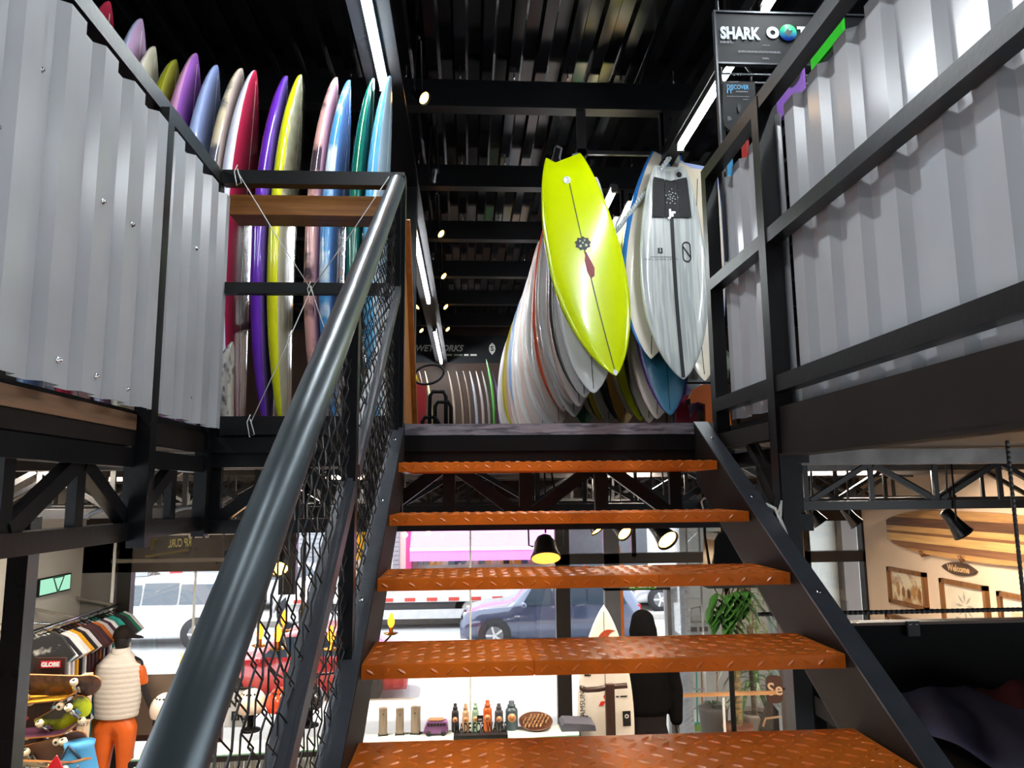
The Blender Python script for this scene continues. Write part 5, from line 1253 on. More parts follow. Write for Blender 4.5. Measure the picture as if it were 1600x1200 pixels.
# ------------------------------------------------------------------ side yard behind the door: shutter, ladder, plants
WALLY = 12.4
yard = struct('wall_yard', MB().box(3.42, 8.5, WALLY, WALLY + .1, -.1, 4.2), mat('yard_wall', '#c3c6c2', .7, var=.05))
p0 = at(1041, 925, Y=9.62); p1 = at(1076, 945, Y=9.9)
LV = mat('louvre_grey', '#b4bac0', .4)
a_ = Vector((p0.x, 9.65, 0)); b_ = Vector((at(1076, 1000, Y=10.35).x, 10.35, 0))
d_ = struct('door_1', MB().bar((a_.x, a_.y, .05), (a_.x, a_.y, 2.2), .05, .05), LV)
for q in ((b_, .05),): MB().bar((b_.x, b_.y, .05), (b_.x, b_.y, 2.2), .05, .05).build('door_stile', LV, d_)
for z in (.06, 2.18): MB().bar((a_.x, a_.y, z), (b_.x, b_.y, z), .05, .06).build('door_rail', LV, d_)
lv = MB().bar((0, 0, 0), (b_.x - a_.x, b_.y - a_.y, 0), .07, .012, up=(.3, -.4, .8)).mesh('slat', LV)
for k in range(34):
    o = link('slat', lv, d_); o.location = (a_.x, a_.y, .12 + k * .0605)
    o.matrix_parent_inverse = Matrix()
# aluminium ladder
L0, L1 = at(1082, 1120, Y=11.4), at(1072, 820, Y=12.2); M0, M1 = at(1104, 1120, Y=11.4), at(1092, 820, Y=12.2)
t = thing('ladder', 'tall aluminium ladder leaning against the yard wall', 'ladder', (L0 + M0) / 2)
ALU = mat('aluminium', '#b8bcbc', .3, metal=.7)
for a, b in ((L0, L1), (M0, M1)): MB().bar(a, b, .03, .06).build('rail', ALU, t)
for k in range(11): f = .04 + k * .092; MB().bar(L0.lerp(L1, f), M0.lerp(M1, f), .03, .02).build('rung', ALU, t)
MB().bar(L0.lerp(L1, .9), M0.lerp(M1, .97), .015, .015).build('brace', ALU, t); MB().bar(M0.lerp(M1, .9), L0.lerp(L1, .97), .015, .015).build('brace', ALU, t)
# meter box
p = at(1088, 985, Y=12.3)
t = thing('meter_box', 'grey meter box with two dark windows on the yard wall', 'box', p)
MB().box(p.x - .22, p.x + .22, 12.2, WALLY, p.z - .2, p.z + .13).build('case', mat('meter_grey', '#9aa0a0', .4), t)
for dx in (-.09, .09): MB().box(p.x + dx - .07, p.x + dx + .07, 12.19, 12.2, p.z + .0, p.z + .07).build('window', INK, t)
MB().tube([(p.x - .1, 12.25, p.z + .13), (p.x - .08, 12.25, p.z + .35), (p.x + .06, 12.25, p.z + .38), (p.x + .1, 12.25, p.z + .13)], .015, 6).build('conduit', mat('meter_grey', '#9aa0a0'), t)
# mop and brooms
for x_, h, hd, lab in ((1090, '#2fa890', '#30b098', 'turquoise broom leaning against the ladder'), (1098, '#b8864a', '#8ab82a', 'wooden-handled lime green broom leaning against the ladder'), (1122, '#8a5a30', '#6a4020', 'brown broomstick leaning at the yard wall')):
    f0, f1 = at(x_, 1134, Z=.0), at(x_ - 2, 1050, Y=11.6)
    t = thing('broom', lab, 'broom', f0)
    MB().tube([f0, f1], .013, 8).build('handle', mat('stick' + h, h, .4), t)
    MB().prism([(-.16, -.02), (.16, -.02), (.13, .06), (.03, .10), (-.03, .10), (-.13, .06)], lambda a, b: (f0.x + a, f0.y - .03, f0.z + b - .05), (0, .06, 0)).build('head', mat('broom' + hd, hd, .5), t)
# balustrade with timber rail
ra_, rb_ = at(1046, 1087, Y=9.0), at(1212, 1082, Y=9.0)
t = thing('timber_handrail', 'pale timber handrail on thin posts by the yard door', 'railing', ((ra_ + rb_) / 2).to_tuple())
MB().bar(ra_, rb_, .05, .035).build('rail', wood('rail_pale', '#d8a87a', '#c08a58', along=0), t)
pw = at(1130, 1088, Y=9.0); MB().box(pw.x - .012, pw.x + .012, 8.99, 9.01, 0, pw.z - .01).build('post', WHITE, t)
pk = at(1140, 1000, Y=8.6); tag(MB().tube([(pk.x, 8.6, 0), (pk.x, 8.6, 2.3)], .03, 10).build('thin_pole', BLK), 'thin black pole standing among the plants', 'pole')
# plants
def leaf(mb, p, d, L, W, droop=.3, up=(0, 0, 1), n=4, fold=.2):
    d = Vector(d).normalized(); sd_ = d.cross(Vector(up))
    sd_ = sd_.normalized() if sd_.length > .01 else Vector((1, 0, 0)); nn = sd_.cross(d)
    vs = []; fs = []
    for i in range(n + 1):
        t_ = i / n; w = W * math.sin(math.pi * min(.97, .08 + t_ * .9)) ** .8
        c = Vector(p) + d * L * t_ + Vector((0, 0, -droop * L * t_ * t_))
        vs += [c - sd_ * w / 2 + nn * fold * w * .5, c, c + sd_ * w / 2 + nn * fold * w * .5]
        if i: a = 3 * i; fs += [(a - 3, a - 2, a + 1, a), (a - 2, a - 1, a + 2, a + 1)]
    mb.add(vs, fs, True)
def plant_leaf(name, m, parent, *a, **k): mb = MB(); leaf(mb, *a, **k); return mb.build(name, m, parent)
G1 = mat('leaf_green', '#24471a', .35, var=.35, vs=5); G2 = mat('leaf_variegated', '#4a7a3a', .35, mix='#b8c8a0', mixs=9, mixt=.55, stretch=(3, 3, .5)); G3 = mat('leaf_dark', '#1f4022', .35, var=.3); STEM = mat('stem_brown', '#4a3a24', .7)
rnd = random.Random(11)
hp = at(1132, 905, Y=8.2)
t = thing('hanging_plant', 'trailing heart-leaved plant hanging from a black tray by the yard door', 'plant', hp)
tr0, tr1 = at(1100, 917, Y=8.2), at(1205, 917, Y=8.2)
MB().box(tr0.x, tr1.x, 8.05, 8.4, tr0.z + .0, tr0.z + .08).build('tray', BLK, t)
for x in (tr0.x + .05, tr1.x - .05): MB().tube([(x, 8.2, tr0.z + .08), (x, 8.2, 3.62)], .005, 5).build('hanger', STEEL, t)
for k in range(6):
    x = tr0.x + .08 + k * .07; ln = (.35, .6, .5, .38, .28, .2)[k]; pts = [Vector((x + .03 * math.sin(j * 1.3 + k), 8.1, tr0.z - ln * j / 6)) for j in range(7)]
    MB().tube(pts, .007, 5).build('stem', STEM, t)
    for j in range(1, 7):
        for s_ in (-1, 1):
            if rnd.random() < .8: plant_leaf('leaf', G1, t, pts[j], (s_ * .7, -.5, -.4 - rnd.random() * .5), .13 + .05 * rnd.random(), .10, .3)
pp = at(1180, 1120, Y=10.6)
t = thing('potted_plant', 'large striped-leaf corn plant in a pale pot by the yard door', 'plant', (pp.x, 10.6, 0))
mb = MB(); mb.lathe([(.17, 0), (.24, .36), (.26, .36), (.26, .40), (.22, .40), (.2, .33)], (pp.x - .02, 10.6, 0), 20); mb.build('pot', mat('pot_pale', '#c0b4aa', .6), t)
MB().lathe([(.2, 0), (.2, .02)], (pp.x - .02, 10.6, .33), 16).build('soil', mat('soil', '#2a1e16', .9), t)
tk = MB(); tk.tube([(pp.x, 10.6, .3), (pp.x - .03, 10.58, .9), (pp.x + .02, 10.6, 1.7), (pp.x, 10.6, 2.3)], [.04, .035, .03, .02], 8); tk.build('trunk', mat('trunk_rings', '#7a6a54', .7, mix='#5a4a38', mixs=4, mixt=.5, stretch=(1, 1, 14)), t)
for k in range(64):
    z = .55 + 1.75 * (k / 64); a = k * 2.4; r0 = .25 + .2 * rnd.random()
    plant_leaf('leaf', (G2, G2, G3)[k % 3], t, (pp.x, 10.6, z), (math.cos(a), math.sin(a) * .6, .75), r0 + .28, .075, 1.25, n=5)
pp = at(1152, 1120, Y=10.3)
t = thing('potted_plant', 'ringed palm trunk with short fronds in a terracotta pot', 'plant', (pp.x, 10.3, 0))
mb = MB(); mb.lathe([(.13, 0), (.19, .28), (.20, .28), (.2, .32), (.16, .32)], (pp.x, 10.3, 0), 18); mb.build('pot', mat('pot_terra', '#8a4a2c', .7), t)
tk = MB(); tk.tube([(pp.x, 10.3, .2 + .06 * k) for k in range(20)], [.075 if k % 2 else .06 for k in range(20)], 10); tk.build('trunk', mat('palm_rings', '#a8864a', .7, mix='#6a5a2c', mixs=5, mixt=.5, stretch=(1, 1, 6)), t)
for k in range(12): a = k * 2.1; plant_leaf('leaf', G1, t, (pp.x, 10.3, .25 + .09 * k), (math.cos(a), math.sin(a), .6), .25, .06, 1.0)
pp = at(1115, 1120, Y=10.6)
t = thing('potted_plant', 'small dark bin-shaped planter with grassy plant beside the ladder', 'plant', (pp.x, 10.6, 0))
mb = MB(); mb.lathe([(.16, 0), (.2, .45), (.21, .46), (.18, .46), (.17, .42)], (pp.x, 10.6, 0), 18); mb.build('pot', mat('pot_grey', '#4a4a4c', .6), t)
for k in range(18): a = k * 2.4; plant_leaf('leaf', G3, t, (pp.x, 10.6, .44), (math.cos(a), math.sin(a), 1.4), .3, .03, .6)
# small fan feet, black triangle, round sign
for k, x_ in enumerate((1126, 1150)):
    p = at(x_, 1142, Z=.01); t = thing('dumbbell_foot', '%s of two black round feet on the floor by the thin pole' % ('left', 'right')[k], 'foot', p, 'round feet by the pole')
    b = MB(); b.lathe([(.05, -.05), (.07, -.03), (.07, .03), (.05, .05)], p, 18, (1, .3, 0)); b.build('disc', BLK, t); b = MB(); b.lathe([(.02, -.06), (.02, .06)], p, 10, (1, .3, 0)); b.build('hub', CHROME, t)
p = at(1203, 1118, Y=10.2)
t = thing('folding_chair', 'black folding chair with pale wooden arm by the pillar', 'chair', p)
MB().prism([(-.16, -.2), (.12, -.2), (.12, .05), (.0, .2)], lambda a, b: (p.x + a, 10.2, p.z + b), (0, .06, 0)).build('canvas', BLK, t)
MB().tube([(p.x - .12, 10.15, p.z - .12), (p.x - .08, 10.15, p.z - .02), (p.x + .16, 10.15, p.z - .0)], .015, 8).build('arm', wood('rail_pale', '#d8a87a', '#c08a58', along=0), t)
for s_ in (-.1, .12): MB().tube([(p.x + s_, 10.2, 0), (p.x - s_, 10.26, p.z)], .015, 8).build('leg', STEEL, t)
p = at(1213, 1079, Y=9.12)
t = thing('round_sign', 'rounded brown sign with two cream letters on the taupe pillar', 'sign', p)
mb = MB(); mb.prism([(.13 * math.copysign(abs(math.cos(a)) ** .5, math.cos(a)), .21 * math.copysign(abs(math.sin(a)) ** .5, math.sin(a))) for a in [k * math.pi / 12 for k in range(24)]], lambda a, b: (p.x + a * .75, 9.165, p.z + b * .75), (0, .035, 0)); mb.build('plate', mat('sign_brown', '#4a3028', .5), t)
MB().box(p.x, p.x + .3, 9.18, 9.2, p.z - .015, p.z + .015).build('bracket', STEEL, t)
letters('Se', .2, lambda a, b: (p.x + a, 9.16, p.z + b), mat('ink_cream', '#e0c0a0', .5), t, bold=.004)

# ------------------------------------------------------------------ right wall: plank board, pictures, sign
sb0, sb1 = at(1386, 835, X=XR - .06), at(1610, 835, X=XR - .06)
ym, yl = (sb0.y + sb1.y) / 2 - .25, (sb0.y - sb1.y) / 2 + .25
zt_, zb_ = at(1450, 797, X=XR - .06).z, at(1450, 868, X=XR - .06).z; zc, zh = (zt_ + zb_) / 2, (zt_ - zb_) / 2
t = thing('plank_board', 'huge wall-mounted surfboard made of pale and dark wooden strips', 'wall decoration', (XR - .06, ym, zc))
pal = [('#b88a56', '#9a6c3c'), ('#6a4428', '#4a2e1a'), ('#c89a60', '#b0824a'), ('#8a5a34', '#6a4426'), ('#cfa468', '#b88a50'), ('#8a5c3a', '#6c452a'), ('#c09058', '#a87844')]
ed = [1, .70, .44, .18, .06, -.30, -.62, -1]; ed = [1, .62, .22, -.02, -.14, -.48, -.78, -1]
hf = lambda s: max(0., 1 - abs(s) ** 3.4) ** .9 * 1.0
for k in range(7):
    top_, bot_ = ed[k], ed[k + 1]; pts_t = []; pts_b = []
    for j in range(41):
        s = -1 + 2 * j / 40; h = hf(s) * .55 + .45 if abs(s) < .999 else .45
        a, b = max(-h, min(h, top_)), max(-h, min(h, bot_))
        if a - b > .001: pts_t.append((s, a)); pts_b.append((s, b))
    poly = pts_t + pts_b[::-1]
    MB().prism(poly, lambda s, v: (XR - .06, ym + s * yl, zc + v * zh), (.035 + .004 * (k % 2), 0, 0)).build('strip', wood('strip%d' % k, *pal[k], along=1), t)
for y in (at(1453, 870, X=XR).y, at(1515, 872, X=XR).y):
    MB().tube([(XR, y, zc - zh * .95), (XR - .09, y, zc - zh * 1.02), (XR - .11, y, zc - zh * .8)], .018, 8).build('peg', wood('peg_brown', '#7a4a28', '#5a3418', along=0), t)
FRM = wood('frame_brown', '#8a5a2c', '#5e3a1a', along=2)
def wallpic(quad, label, m_, extra):
    """left-top, right-top, left-bottom pixel of a picture on the right wall"""
    (a, b), (c, d), (e_, f) = quad
    A_, B_ = at(a, b, X=XR - .03), at(c, d, X=XR - .03); zb = at(e_, f, X=XR - .03).z; y0, y1 = B_.y, A_.y; z1 = A_.z
    t = thing('framed_picture', label, 'picture', (XR - .02, (y0 + y1) / 2, zb), 'framed pictures on the right wall')
    w = .045
    for p_, q_, r_, s_ in ((y0, y1, z1 - w, z1), (y0, y1, zb, zb + w), (y0, y0 + w, zb, z1), (y1 - w, y1, zb, z1)): MB().box(XR - .045, XR, p_, q_, r_, s_).build('frame_bar', FRM, t)
    MB().box(XR - .015, XR - .005, y0 + w, y1 - w, zb + w, z1 - w).build('print', m_, t)
    extra(t, y0 + w, y1 - w, zb + w, z1 - w)
    MB().box(XR - .022, XR - .02, y0 + w, y1 - w, zb + w, z1 - w).build('glazing', glass('picture_glass', '#ffffff', .0, .05), t)
def pic_boards(t, y0, y1, z0, z1):
    for k in range(5):
        yy = y0 + (y1 - y0) * (.15 + .16 * k); h = (z1 - z0) * (.5 + .12 * math.sin(k * 2))
        MB().add([(XR - .018, yy + .04 * (z_ - .5) * 0 + w_, z0 + .1 * (z1 - z0) + h * z_) for z_, w_ in ((0, 0), (.3, .035), (.7, .03), (1, 0), (.7, -.03), (.3, -.035))], [tuple(range(6))]).build('board_print', mat('sepia%d' % (k % 3), ('#8a5a2a', '#b08040', '#5a3a20')[k % 3], .6), t)
def pic_flower(t, y0, y1, z0, z1):
    cy, cz = (y0 + y1) / 2, z0 + (z1 - z0) * .6
    for k in range(8):
        a = k * math.pi / 4
        MB().add([(XR - .018, cy + r_ * math.cos(a + o_), cz + r_ * math.sin(a + o_)) for r_, o_ in ((.02, 0), (.09, .18), (.15, 0), (.09, -.18))], [(0, 1, 2, 3)]).build('petal', mat('petal_grey', '#a89a88', .6), t)
    MB().box(XR - .0185, XR - .018, cy - .16, cy + .16, z0 + .06, z0 + (z1 - z0) * .34).build('print_block', mat('sepia_dim', '#9a8670', .6), t)
def pic_plain(t, y0, y1, z0, z1):
    MB().box(XR - .0185, XR - .018, y0 + .1, y1 - .1, z0 + .08, z1 - .12).build('print_block', mat('print_peach', '#d8ac88', .5), t)
wallpic(((1386, 885), (1444, 894), (1391, 941)), 'framed surf print with upright boards, left of the three pictures', mat('print_warm', '#d9c6a4', .3, mix='#a87844', mixs=6, mixt=.55), pic_boards)
wallpic(((1468, 903), (1540, 913), (1472, 990)), 'framed print of a pale flower, under the welcome sign', mat('print_cream', '#d8c8ae', .3), pic_flower)
wallpic(((1558, 923), (1650, 935), (1562, 1010)), 'framed peach print, rightmost on the wall', mat('print_peach2', '#e8cdb4', .3), pic_plain)
wallpic(((1384, 957), (1462, 978), (1388, 1020)), 'framed print half hidden by the black panel, lowest on the wall', mat('print_warm2', '#d0b48c', .3, mix='#8a6038', mixs=8, mixt=.55), pic_plain)
c = at(1498, 889, X=XR - .02); w_ = (at(1472, 889, X=XR).y - at(1526, 889, X=XR).y) / 2; h_ = (at(1498, 879, X=XR).z - at(1498, 899, X=XR).z) / 2
t = thing('welcome_sign', 'small dark surfboard-shaped welcome sign on the cream wall', 'sign', c)
el = [(s, math.copysign((1 - abs(s) ** 2.0) ** .8, 1)) for s in [-1 + k / 8 for k in range(17)]]; el = el + [(s, -v) for s, v in el[-2:0:-1]]
MB().prism(el, lambda a, b: (XR - .025, c.y + a * w_, c.z + b * h_), (.02, 0, 0)).build('plate', mat('sign_walnut', '#4a3424', .5), t)
letters('Welcome', h_ * 1.35, lambda a, b: (XR - .028, c.y - a * 1.0, c.z + b), mat('ink_sand', '#c8a070', .5), t, bold=.003)

# black half-wall and bench with cloth beside the stairs
t = thing('half_wall', 'black half-wall panel with pale top strip right of the stairs', 'partition', (2.3, 3.4, 0))
z_ = at(1400, 976, Y=3.4).z
MB().box(1.5, 4.2, 3.4, 3.45, 0, z_).build('panel', BLK, t); MB().box(1.5, 4.2, 3.39, 3.46, z_, z_ + .012).build('top_strip', mat('strip_taupe', '#6a5648', .5), t)
q = at(1427, 983, Y=3.38); MB().box(q.x - .028, q.x + .028, 3.375, 3.39, q.z - .03, q.z + .035).build('clamp', STEEL, t)
for dx in (-.015, .015): b = MB(); b.lathe([(.005, 0), (.005, .004)], (q.x + dx, 3.375, q.z + .022), 8, (0, -1, 0)); b.build('bolt', CHROME, t)
zr = at(1400, 956, Y=3.42).z
t = thing('rebar_rail', 'thin ribbed black steel bar above the half-wall', 'rail', (2.4, 3.42, zr))
pts = [(1.3 + .012 * k, 3.42, zr) for k in range(230)]; MB().tube(pts, [.0085 if k % 2 else .0105 for k in range(230)], 6, smooth=False).build('bar', STEEL, t)
qx = at(1590, 850, Y=3.42).x; pts = [(qx, 3.42, 2.6 + .012 * k) for k in range(90)]; MB().tube(pts, [.0085 if k % 2 else .0105 for k in range(90)], 6, smooth=False).build('upright', STEEL, t)
bz = at(1400, 1076, Y=3.38).z
t = thing('bench', 'low black platform bench right of the stairs', 'bench', (2, 2.4, 0))
MB().box(1.52, 3.6, .6, 3.38, bz - .1, bz - .02).build('top', BLK, t)
for x in (1.56, 3.5):
    for y in (.66, 3.3): MB().box(x, x + .06, y, y + .06, 0, bz - .1).build('leg', BLK, t)
rnd = random.Random(5)
def cloth(u, v):
    x = 1.54 + .62 * u + .02 * math.sin(v * 9); y = 3.3 - 2.5 * v
    z = bz + .005 + .012 * math.sin(u * 9 + v * 13) * math.sin(v * 21 + u * 3) + .005 * math.sin(v * 47 + u * 20) + .015
    return (x + .3 * v, y, z)
mb = MB(); mb.grid(cloth, 40, 90); tag(mb.build('draped_cloth', mat('navy_cloth', '#5b5e80', .85, var=.1)), 'crumpled navy cloth spread on the black bench', 'cloth')
def cloth2(u, v): return (2.15 + .35 * u, 3.25 - .4 * v, bz + .02 + .09 * math.sin(u * math.pi) * math.sin(v * math.pi) + .01 * math.sin(u * 17 + v * 9))
mb = MB(); mb.grid(cloth2, 20, 14); tag(mb.build('folded_garment', mat('wine_cloth', '#4a0e16', .85)), 'dark red folded garment at the back of the black bench', 'garment')
t = thing('sequin_strip', 'dark garment with a red edge and white sparkles on the bench', 'garment', (2.9, 2.6, bz))
MB().prism([(2.55, 3.25), (3.2, 3.25), (3.35, 1.6), (3.1, 1.6)], lambda a, b: (a, b, bz - .01), (0, 0, .02)).build('body', mat('black_cloth2', '#0d0e0e', .8, mix='#5a6660', mixs=60, mixt=.68), t)
MB().bar((2.55, 3.25, bz + .012), (3.1, 1.6, bz + .012), .05, .012).build('edge', mat('wine_cloth', '#4a0e16'), t)

# ------------------------------------------------------------------ lamps downstairs
p = at(853, 872, Y=4.9)
t = thing('bell_lamp', 'black bell-shaped lamp glowing orange above the third tread', 'light', p)
rr_ = (at(877, 880, Y=4.9).x - at(829, 880, Y=4.9).x) / 2; hh = at(853, 832, Y=4.9).z - p.z
mb = MB(); mb.lathe([(rr_, 0), (rr_ * .98, .01), (rr_ * .80, hh * .28), (rr_ * .74, hh * .45), (rr_ * .70, hh * .66), (rr_ * .5, hh * .88), (rr_ * .15, hh), (.001, hh)], p, 24, (0, .45, .89)); mb.build('shade', mat('lamp_brown', '#140d0c', .5), t)
mb = MB(); mb.lathe([(.001, -.004), (rr_ * .93, -.003), (rr_ * .9, .002)], p, 22, (0, .45, .89)); mb.build('glow_face', glow('lamp_amber', '#ffa03c', 2.6), t)
for s_ in (-1, 1): MB().tube([p + Vector((s_ * rr_ * .8, 0, hh * .45)), p + Vector((s_ * rr_ * 1.1, 0, hh * .5)), p + Vector((s_ * rr_ * 1.12, 0, hh * 1.15)), Vector((p.x + s_ * rr_ * .4, p.y, 3.55))], .006, 6).build('bracket', BLACK, t)
MB().tube([p + Vector((0, 0, hh * .98)), Vector((p.x, p.y, 3.6))], .006, 6).build('cable', BLK, t)
ld = bpy.data.lights.new('lamp_glow', 'SPOT'); ld.energy = 30; ld.color = (1, .62, .25); ld.spot_size = R(130); ld.shadow_soft_size = .05
lo = bpy.data.objects.new('lamp_glow', ld); col.objects.link(lo); lo.location = p + Vector((0, -.01, -.01)); lo.rotation_euler = (R(20), 0, 0)
# beam lamp that lights the treads from the mouth of the bell lamp side
def sp2(x_, y_, Y_, r_, d, lab, power, lit=True, L=.2): 
    p = at(x_, y_, Y=Y_); return spot(p, d, lab, r_, L, power, lit, top=(p.x - d[0] * L * .5, p.y - d[1] * L * .5, 3.565), group='track spotlights on the shop ceiling')
sp2(1044, 845, 4.7, .07, (.35, -.75, -.6), 'lit black track spotlight, largest above the third tread', 22)
sp2(977, 834, 5.6, .062, (.45, -.75, -.55), 'lit black track spotlight left of the largest one', 18)
sp2(934, 830, 6.3, .06, (.5, -.4, -.8), 'black track spotlight seen edge-on, left of the pair above the third tread', 14)
sp2(1283, 818, 5.4, .055, (.5, -.2, -.75), 'black track spotlight nearest the right stair column', 22, L=.16)
sp2(1340, 820, 5.6, .055, (.5, -.2, -.75), 'black track spotlight before the window strip on the right', 22, L=.16)
sp2(1506, 835, 4.6, .06, (.55, -.1, -.8), 'black track spotlight in front of the plank board', 26, L=.18)
sp2(434, 890, 5.2, .07, (.1, -.7, -.6), 'lit black track spotlight behind the handrail', 16)
sp2(360, 881, 6.5, .05, (.4, -.6, -.6), 'small lit track spotlight left of the handrail', 8, L=.14)
# chandelier with candle bulbs
hub = at(470, 1050, Y=4.5)
t = thing('chandelier', 'wrought chandelier with glowing candle bulbs behind the stair railing', 'light', hub)
MB().tube([hub, (hub.x, hub.y, 3.6)], .012, 8).build('stem', BLACK, t); mb = MB(); mb.lathe([(.01, -.06), (.035, -.02), (.03, .02), (.012, .06)], hub, 12); mb.build('hub', STEEL, t)
BULB = glow('candle_bulb', '#ff8a1c', 6); GOLD = mat('brass', '#9a6a2a', .3, metal=.8)
for k, (x_, y_, Y_) in enumerate(((406, 998, 4.6), (444, 976, 5.0), (434, 1002, 4.3), (517, 1003, 4.4), (611, 980, 4.9))):
    b = at(x_, y_, Y=Y_)
    MB().tube(bez(hub, Vector(((hub.x + b.x) / 2, (hub.y + b.y) / 2, hub.z - .12)), b - Vector((0, 0, .05)), 10), .007, 6).build('arm', STEEL, t)
    mb = MB(); mb.lathe([(.005, -.05), (.03, -.045), (.046, -.035), (.012, -.035), (.012, .0)], b, 14); cp = mb.build('candle_cup', GOLD, t)
    mb = MB(); mb.lathe([(.009, 0), (.019, .016), (.022, .036), (.015, .062), (.004, .088)], b, 12); mb.build('bulb', BULB, cp)
    if k in (1, 3):
        ld = bpy.data.lights.new('candle_light', 'POINT'); ld.energy = 3; ld.color = (1, .6, .25); ld.shadow_soft_size = .05; lo = bpy.data.objects.new('candle_light', ld); col.objects.link(lo); lo.location = b + Vector((0, -.06, .06))
# loudspeaker and cables under the stairs
p = at(1135, 865, Y=4.4)
t = thing('loudspeaker', 'black loudspeaker hanging below the mezzanine on the right', 'speaker', p)
MB().prism([(-.10, -.14), (.10, -.14), (.085, .08), (.06, .12), (-.06, .12), (-.085, .08)], lambda a, b: (p.x + a, 4.35, p.z + b), (0, .2, 0)).build('cabinet', BLK, t)
MB().box(p.x - .02, p.x + .02, 4.42, 4.46, p.z + .12, 3.6).build('bracket', STEEL, t); MB().tube([(p.x - .1, 4.4, p.z - .1), (p.x - .13, 4.38, p.z + .1), (p.x - .12, 4.4, 3.58)], .008, 6).build('cable', BLK, t)
C3 = lambda x_, y_: at(x_, y_, X=1.016)
t = thing('white_cable', 'loose white cable looped beside the right stringer', 'cable', C3(1215, 800))
MB().tube([C3(1188, 792), C3(1198, 788), C3(1212, 795), C3(1225, 825), C3(1238, 860), C3(1252, 895)], .0055, 8).build('loop', CORD, t)
MB().tube([C3(1216, 833), C3(1220, 805), C3(1221, 782), C3(1219, 790), C3(1214, 812)], .0032, 6).build('tie', CORD, t)
p = at(1100, 784, Y=3.0)
tag(MB().tube([p + Vector((0, 0, -.05)), p + Vector((-.01, 0, .0)), p + Vector((.0, 0, .015)), p + Vector((.02, 0, .01)), p + Vector((.03, 0, -.02))], .004, 6).build('wire_hook', CORD), 'short hooked white wire above the second tread', 'wire')
for k, (x_, y_, lab) in enumerate(((180, 812, 'left'), (300, 806, 'middle'), (385, 806, 'right'))):
    p = at(x_, y_, Y=3.2 if k else 2.5); pts = [p + Vector((.09 * math.cos(a), 0, .035 * math.sin(a))) for a in [R(10 + 20 * j) for j in range(9)]]
    tag(MB().tube(pts, .008, 6).build('cable_bundle', mat('cable_grey', '#8a8a90', .4)), 'grey cable arching over the lower truss chord, %s of three' % lab, 'cable', 'cables over the truss')
p = at(563, 852, Y=9.2); q = at(566, 895, Y=9.2)
t = thing('window_banner', 'yellow banner with white lower half behind the stair mesh', 'banner', p)
w0, w1 = at(551, 850, Y=9.2).x, at(576, 850, Y=9.2).x; zt_ = at(563, 828, Y=9.2).z; zm = at(563, 874, Y=9.2).z; zb_ = at(563, 930, Y=9.2).z
MB().prism([(w0, zm), (w1, zm), (w1, zt_), (w0, zt_)], lambda a, b: (a, 9.2, b), (0, .02, 0)).build('cloth', mat('banner_yellow', '#f0c020', .6), t)
MB().prism([(w0, zb_), (w1 - .1, zb_), (w1 - .04, zm), (w0, zm)], lambda a, b: (a, 9.2, b), (0, .02, 0)).build('lower_cloth', mat('banner_white', '#e4e2da', .6), t)

# ================================================================== THE STREET
GZ = -.4
struct('floor_forecourt', MB().box(-14, 14, FY + .15, 13.4, -.4, -.06), mat('forecourt_tile', '#d3cdc4', .5, var=.06, vs=1.5))
struct('floor_pavement', MB().box(-40, 40, 13.4, 14.3, -.5, -.26), mat('pavement_tan', '#c4ab8e', .7, var=.12, vs=2))
struct('floor_street', MB().box(-80, 80, 14.3, 60, -.6, GZ), mat('asphalt', '#b3b4b4', .7, var=.08, vs=1.2, bump=.1))
struct('floor_far_pavement', MB().box(-80, 80, 23.0, 27.2, -.5, -.25), mat('pavement_grey', '#b9b6b0', .7, var=.1))
struct('trim_3', MB().box(-80, 80, 22.85, 23.0, -.5, -.24), mat('kerb', '#a09c96', .7))
# yellow road line by the doorway
pa = at(1010, 935, Z=GZ)
struct('trim_4', MB().box(1.0, 12, 21.4, 21.55, GZ, GZ + .004), mat('road_yellow', '#c9b04a', .6))
# opposite houses
BY = 27.2
bl = lambda px, py=850: at(px, py, Y=BY)
def building(x0, x1, h, m, label):
    t = thing('shop_building', label, 'building', ((x0 + x1) / 2, BY, -.25), 'buildings across the street')
    MB().box(x0, x1, BY, BY + 6, -.25, h).build('wall', m, t); return t
SH = mat('roller_shutter', '#9c9fa4', .45, var=.06)
def shutter(t, x0, x1, z0, z1, n=18, m=SH):
    ms = MB().box(0, x1 - x0, -.05, 0, 0, (z1 - z0) / n * .86).mesh('shutter_slat', m)
    for k in range(n):
        o = link('shutter_slat', ms, t); o.location = (x0, BY, z0 + (z1 - z0) * k / n); o.matrix_parent_inverse = Matrix.Translation(-root_loc(t))
t = building(-40, bl(612).x, 6.5, mat('house_grey', '#a9a8a6', .7, var=.06), 'grey building with roller shutters across the street')
shutter(t, bl(288).x, bl(420).x, .0, 3.0); shutter(t, bl(440).x, bl(545).x, .0, 3.1, 20); shutter(t, bl(120).x, bl(235).x, 0, 3.0)
MB().box(bl(269).x, bl(287).x, BY - .08, BY, -.2, 2.6).build('red_panel', mat('paint_red', '#c8202c', .5), t)
q = bl(250, 905); MB().box(q.x - .35, q.x + .35, BY - .1, BY, q.z - .8, q.z + .6).build('poster', mat('poster_dark', '#3a3234', .5, mix='#d8d0cc', mixs=3, mixt=.5), t)
MB().box(bl(545).x, bl(598).x, BY - .3, BY, 2.4, 3.4).build('yellow_awning', mat('awning_yellow', '#eec41c', .5), t)
x0, x1 = bl(612).x, bl(872).x
t = building(x0, x1, 6.5, mat('house_cream', '#d8cec4', .7, var=.05), 'shop with a bright pink awning and goods on display across the street')
PINK = mat('awning_pink', '#f08cdc', .5, var=.04)
zt, zb = bl(750, 812).z, bl(750, 852).z; xa, xb = bl(646).x, bl(868).x
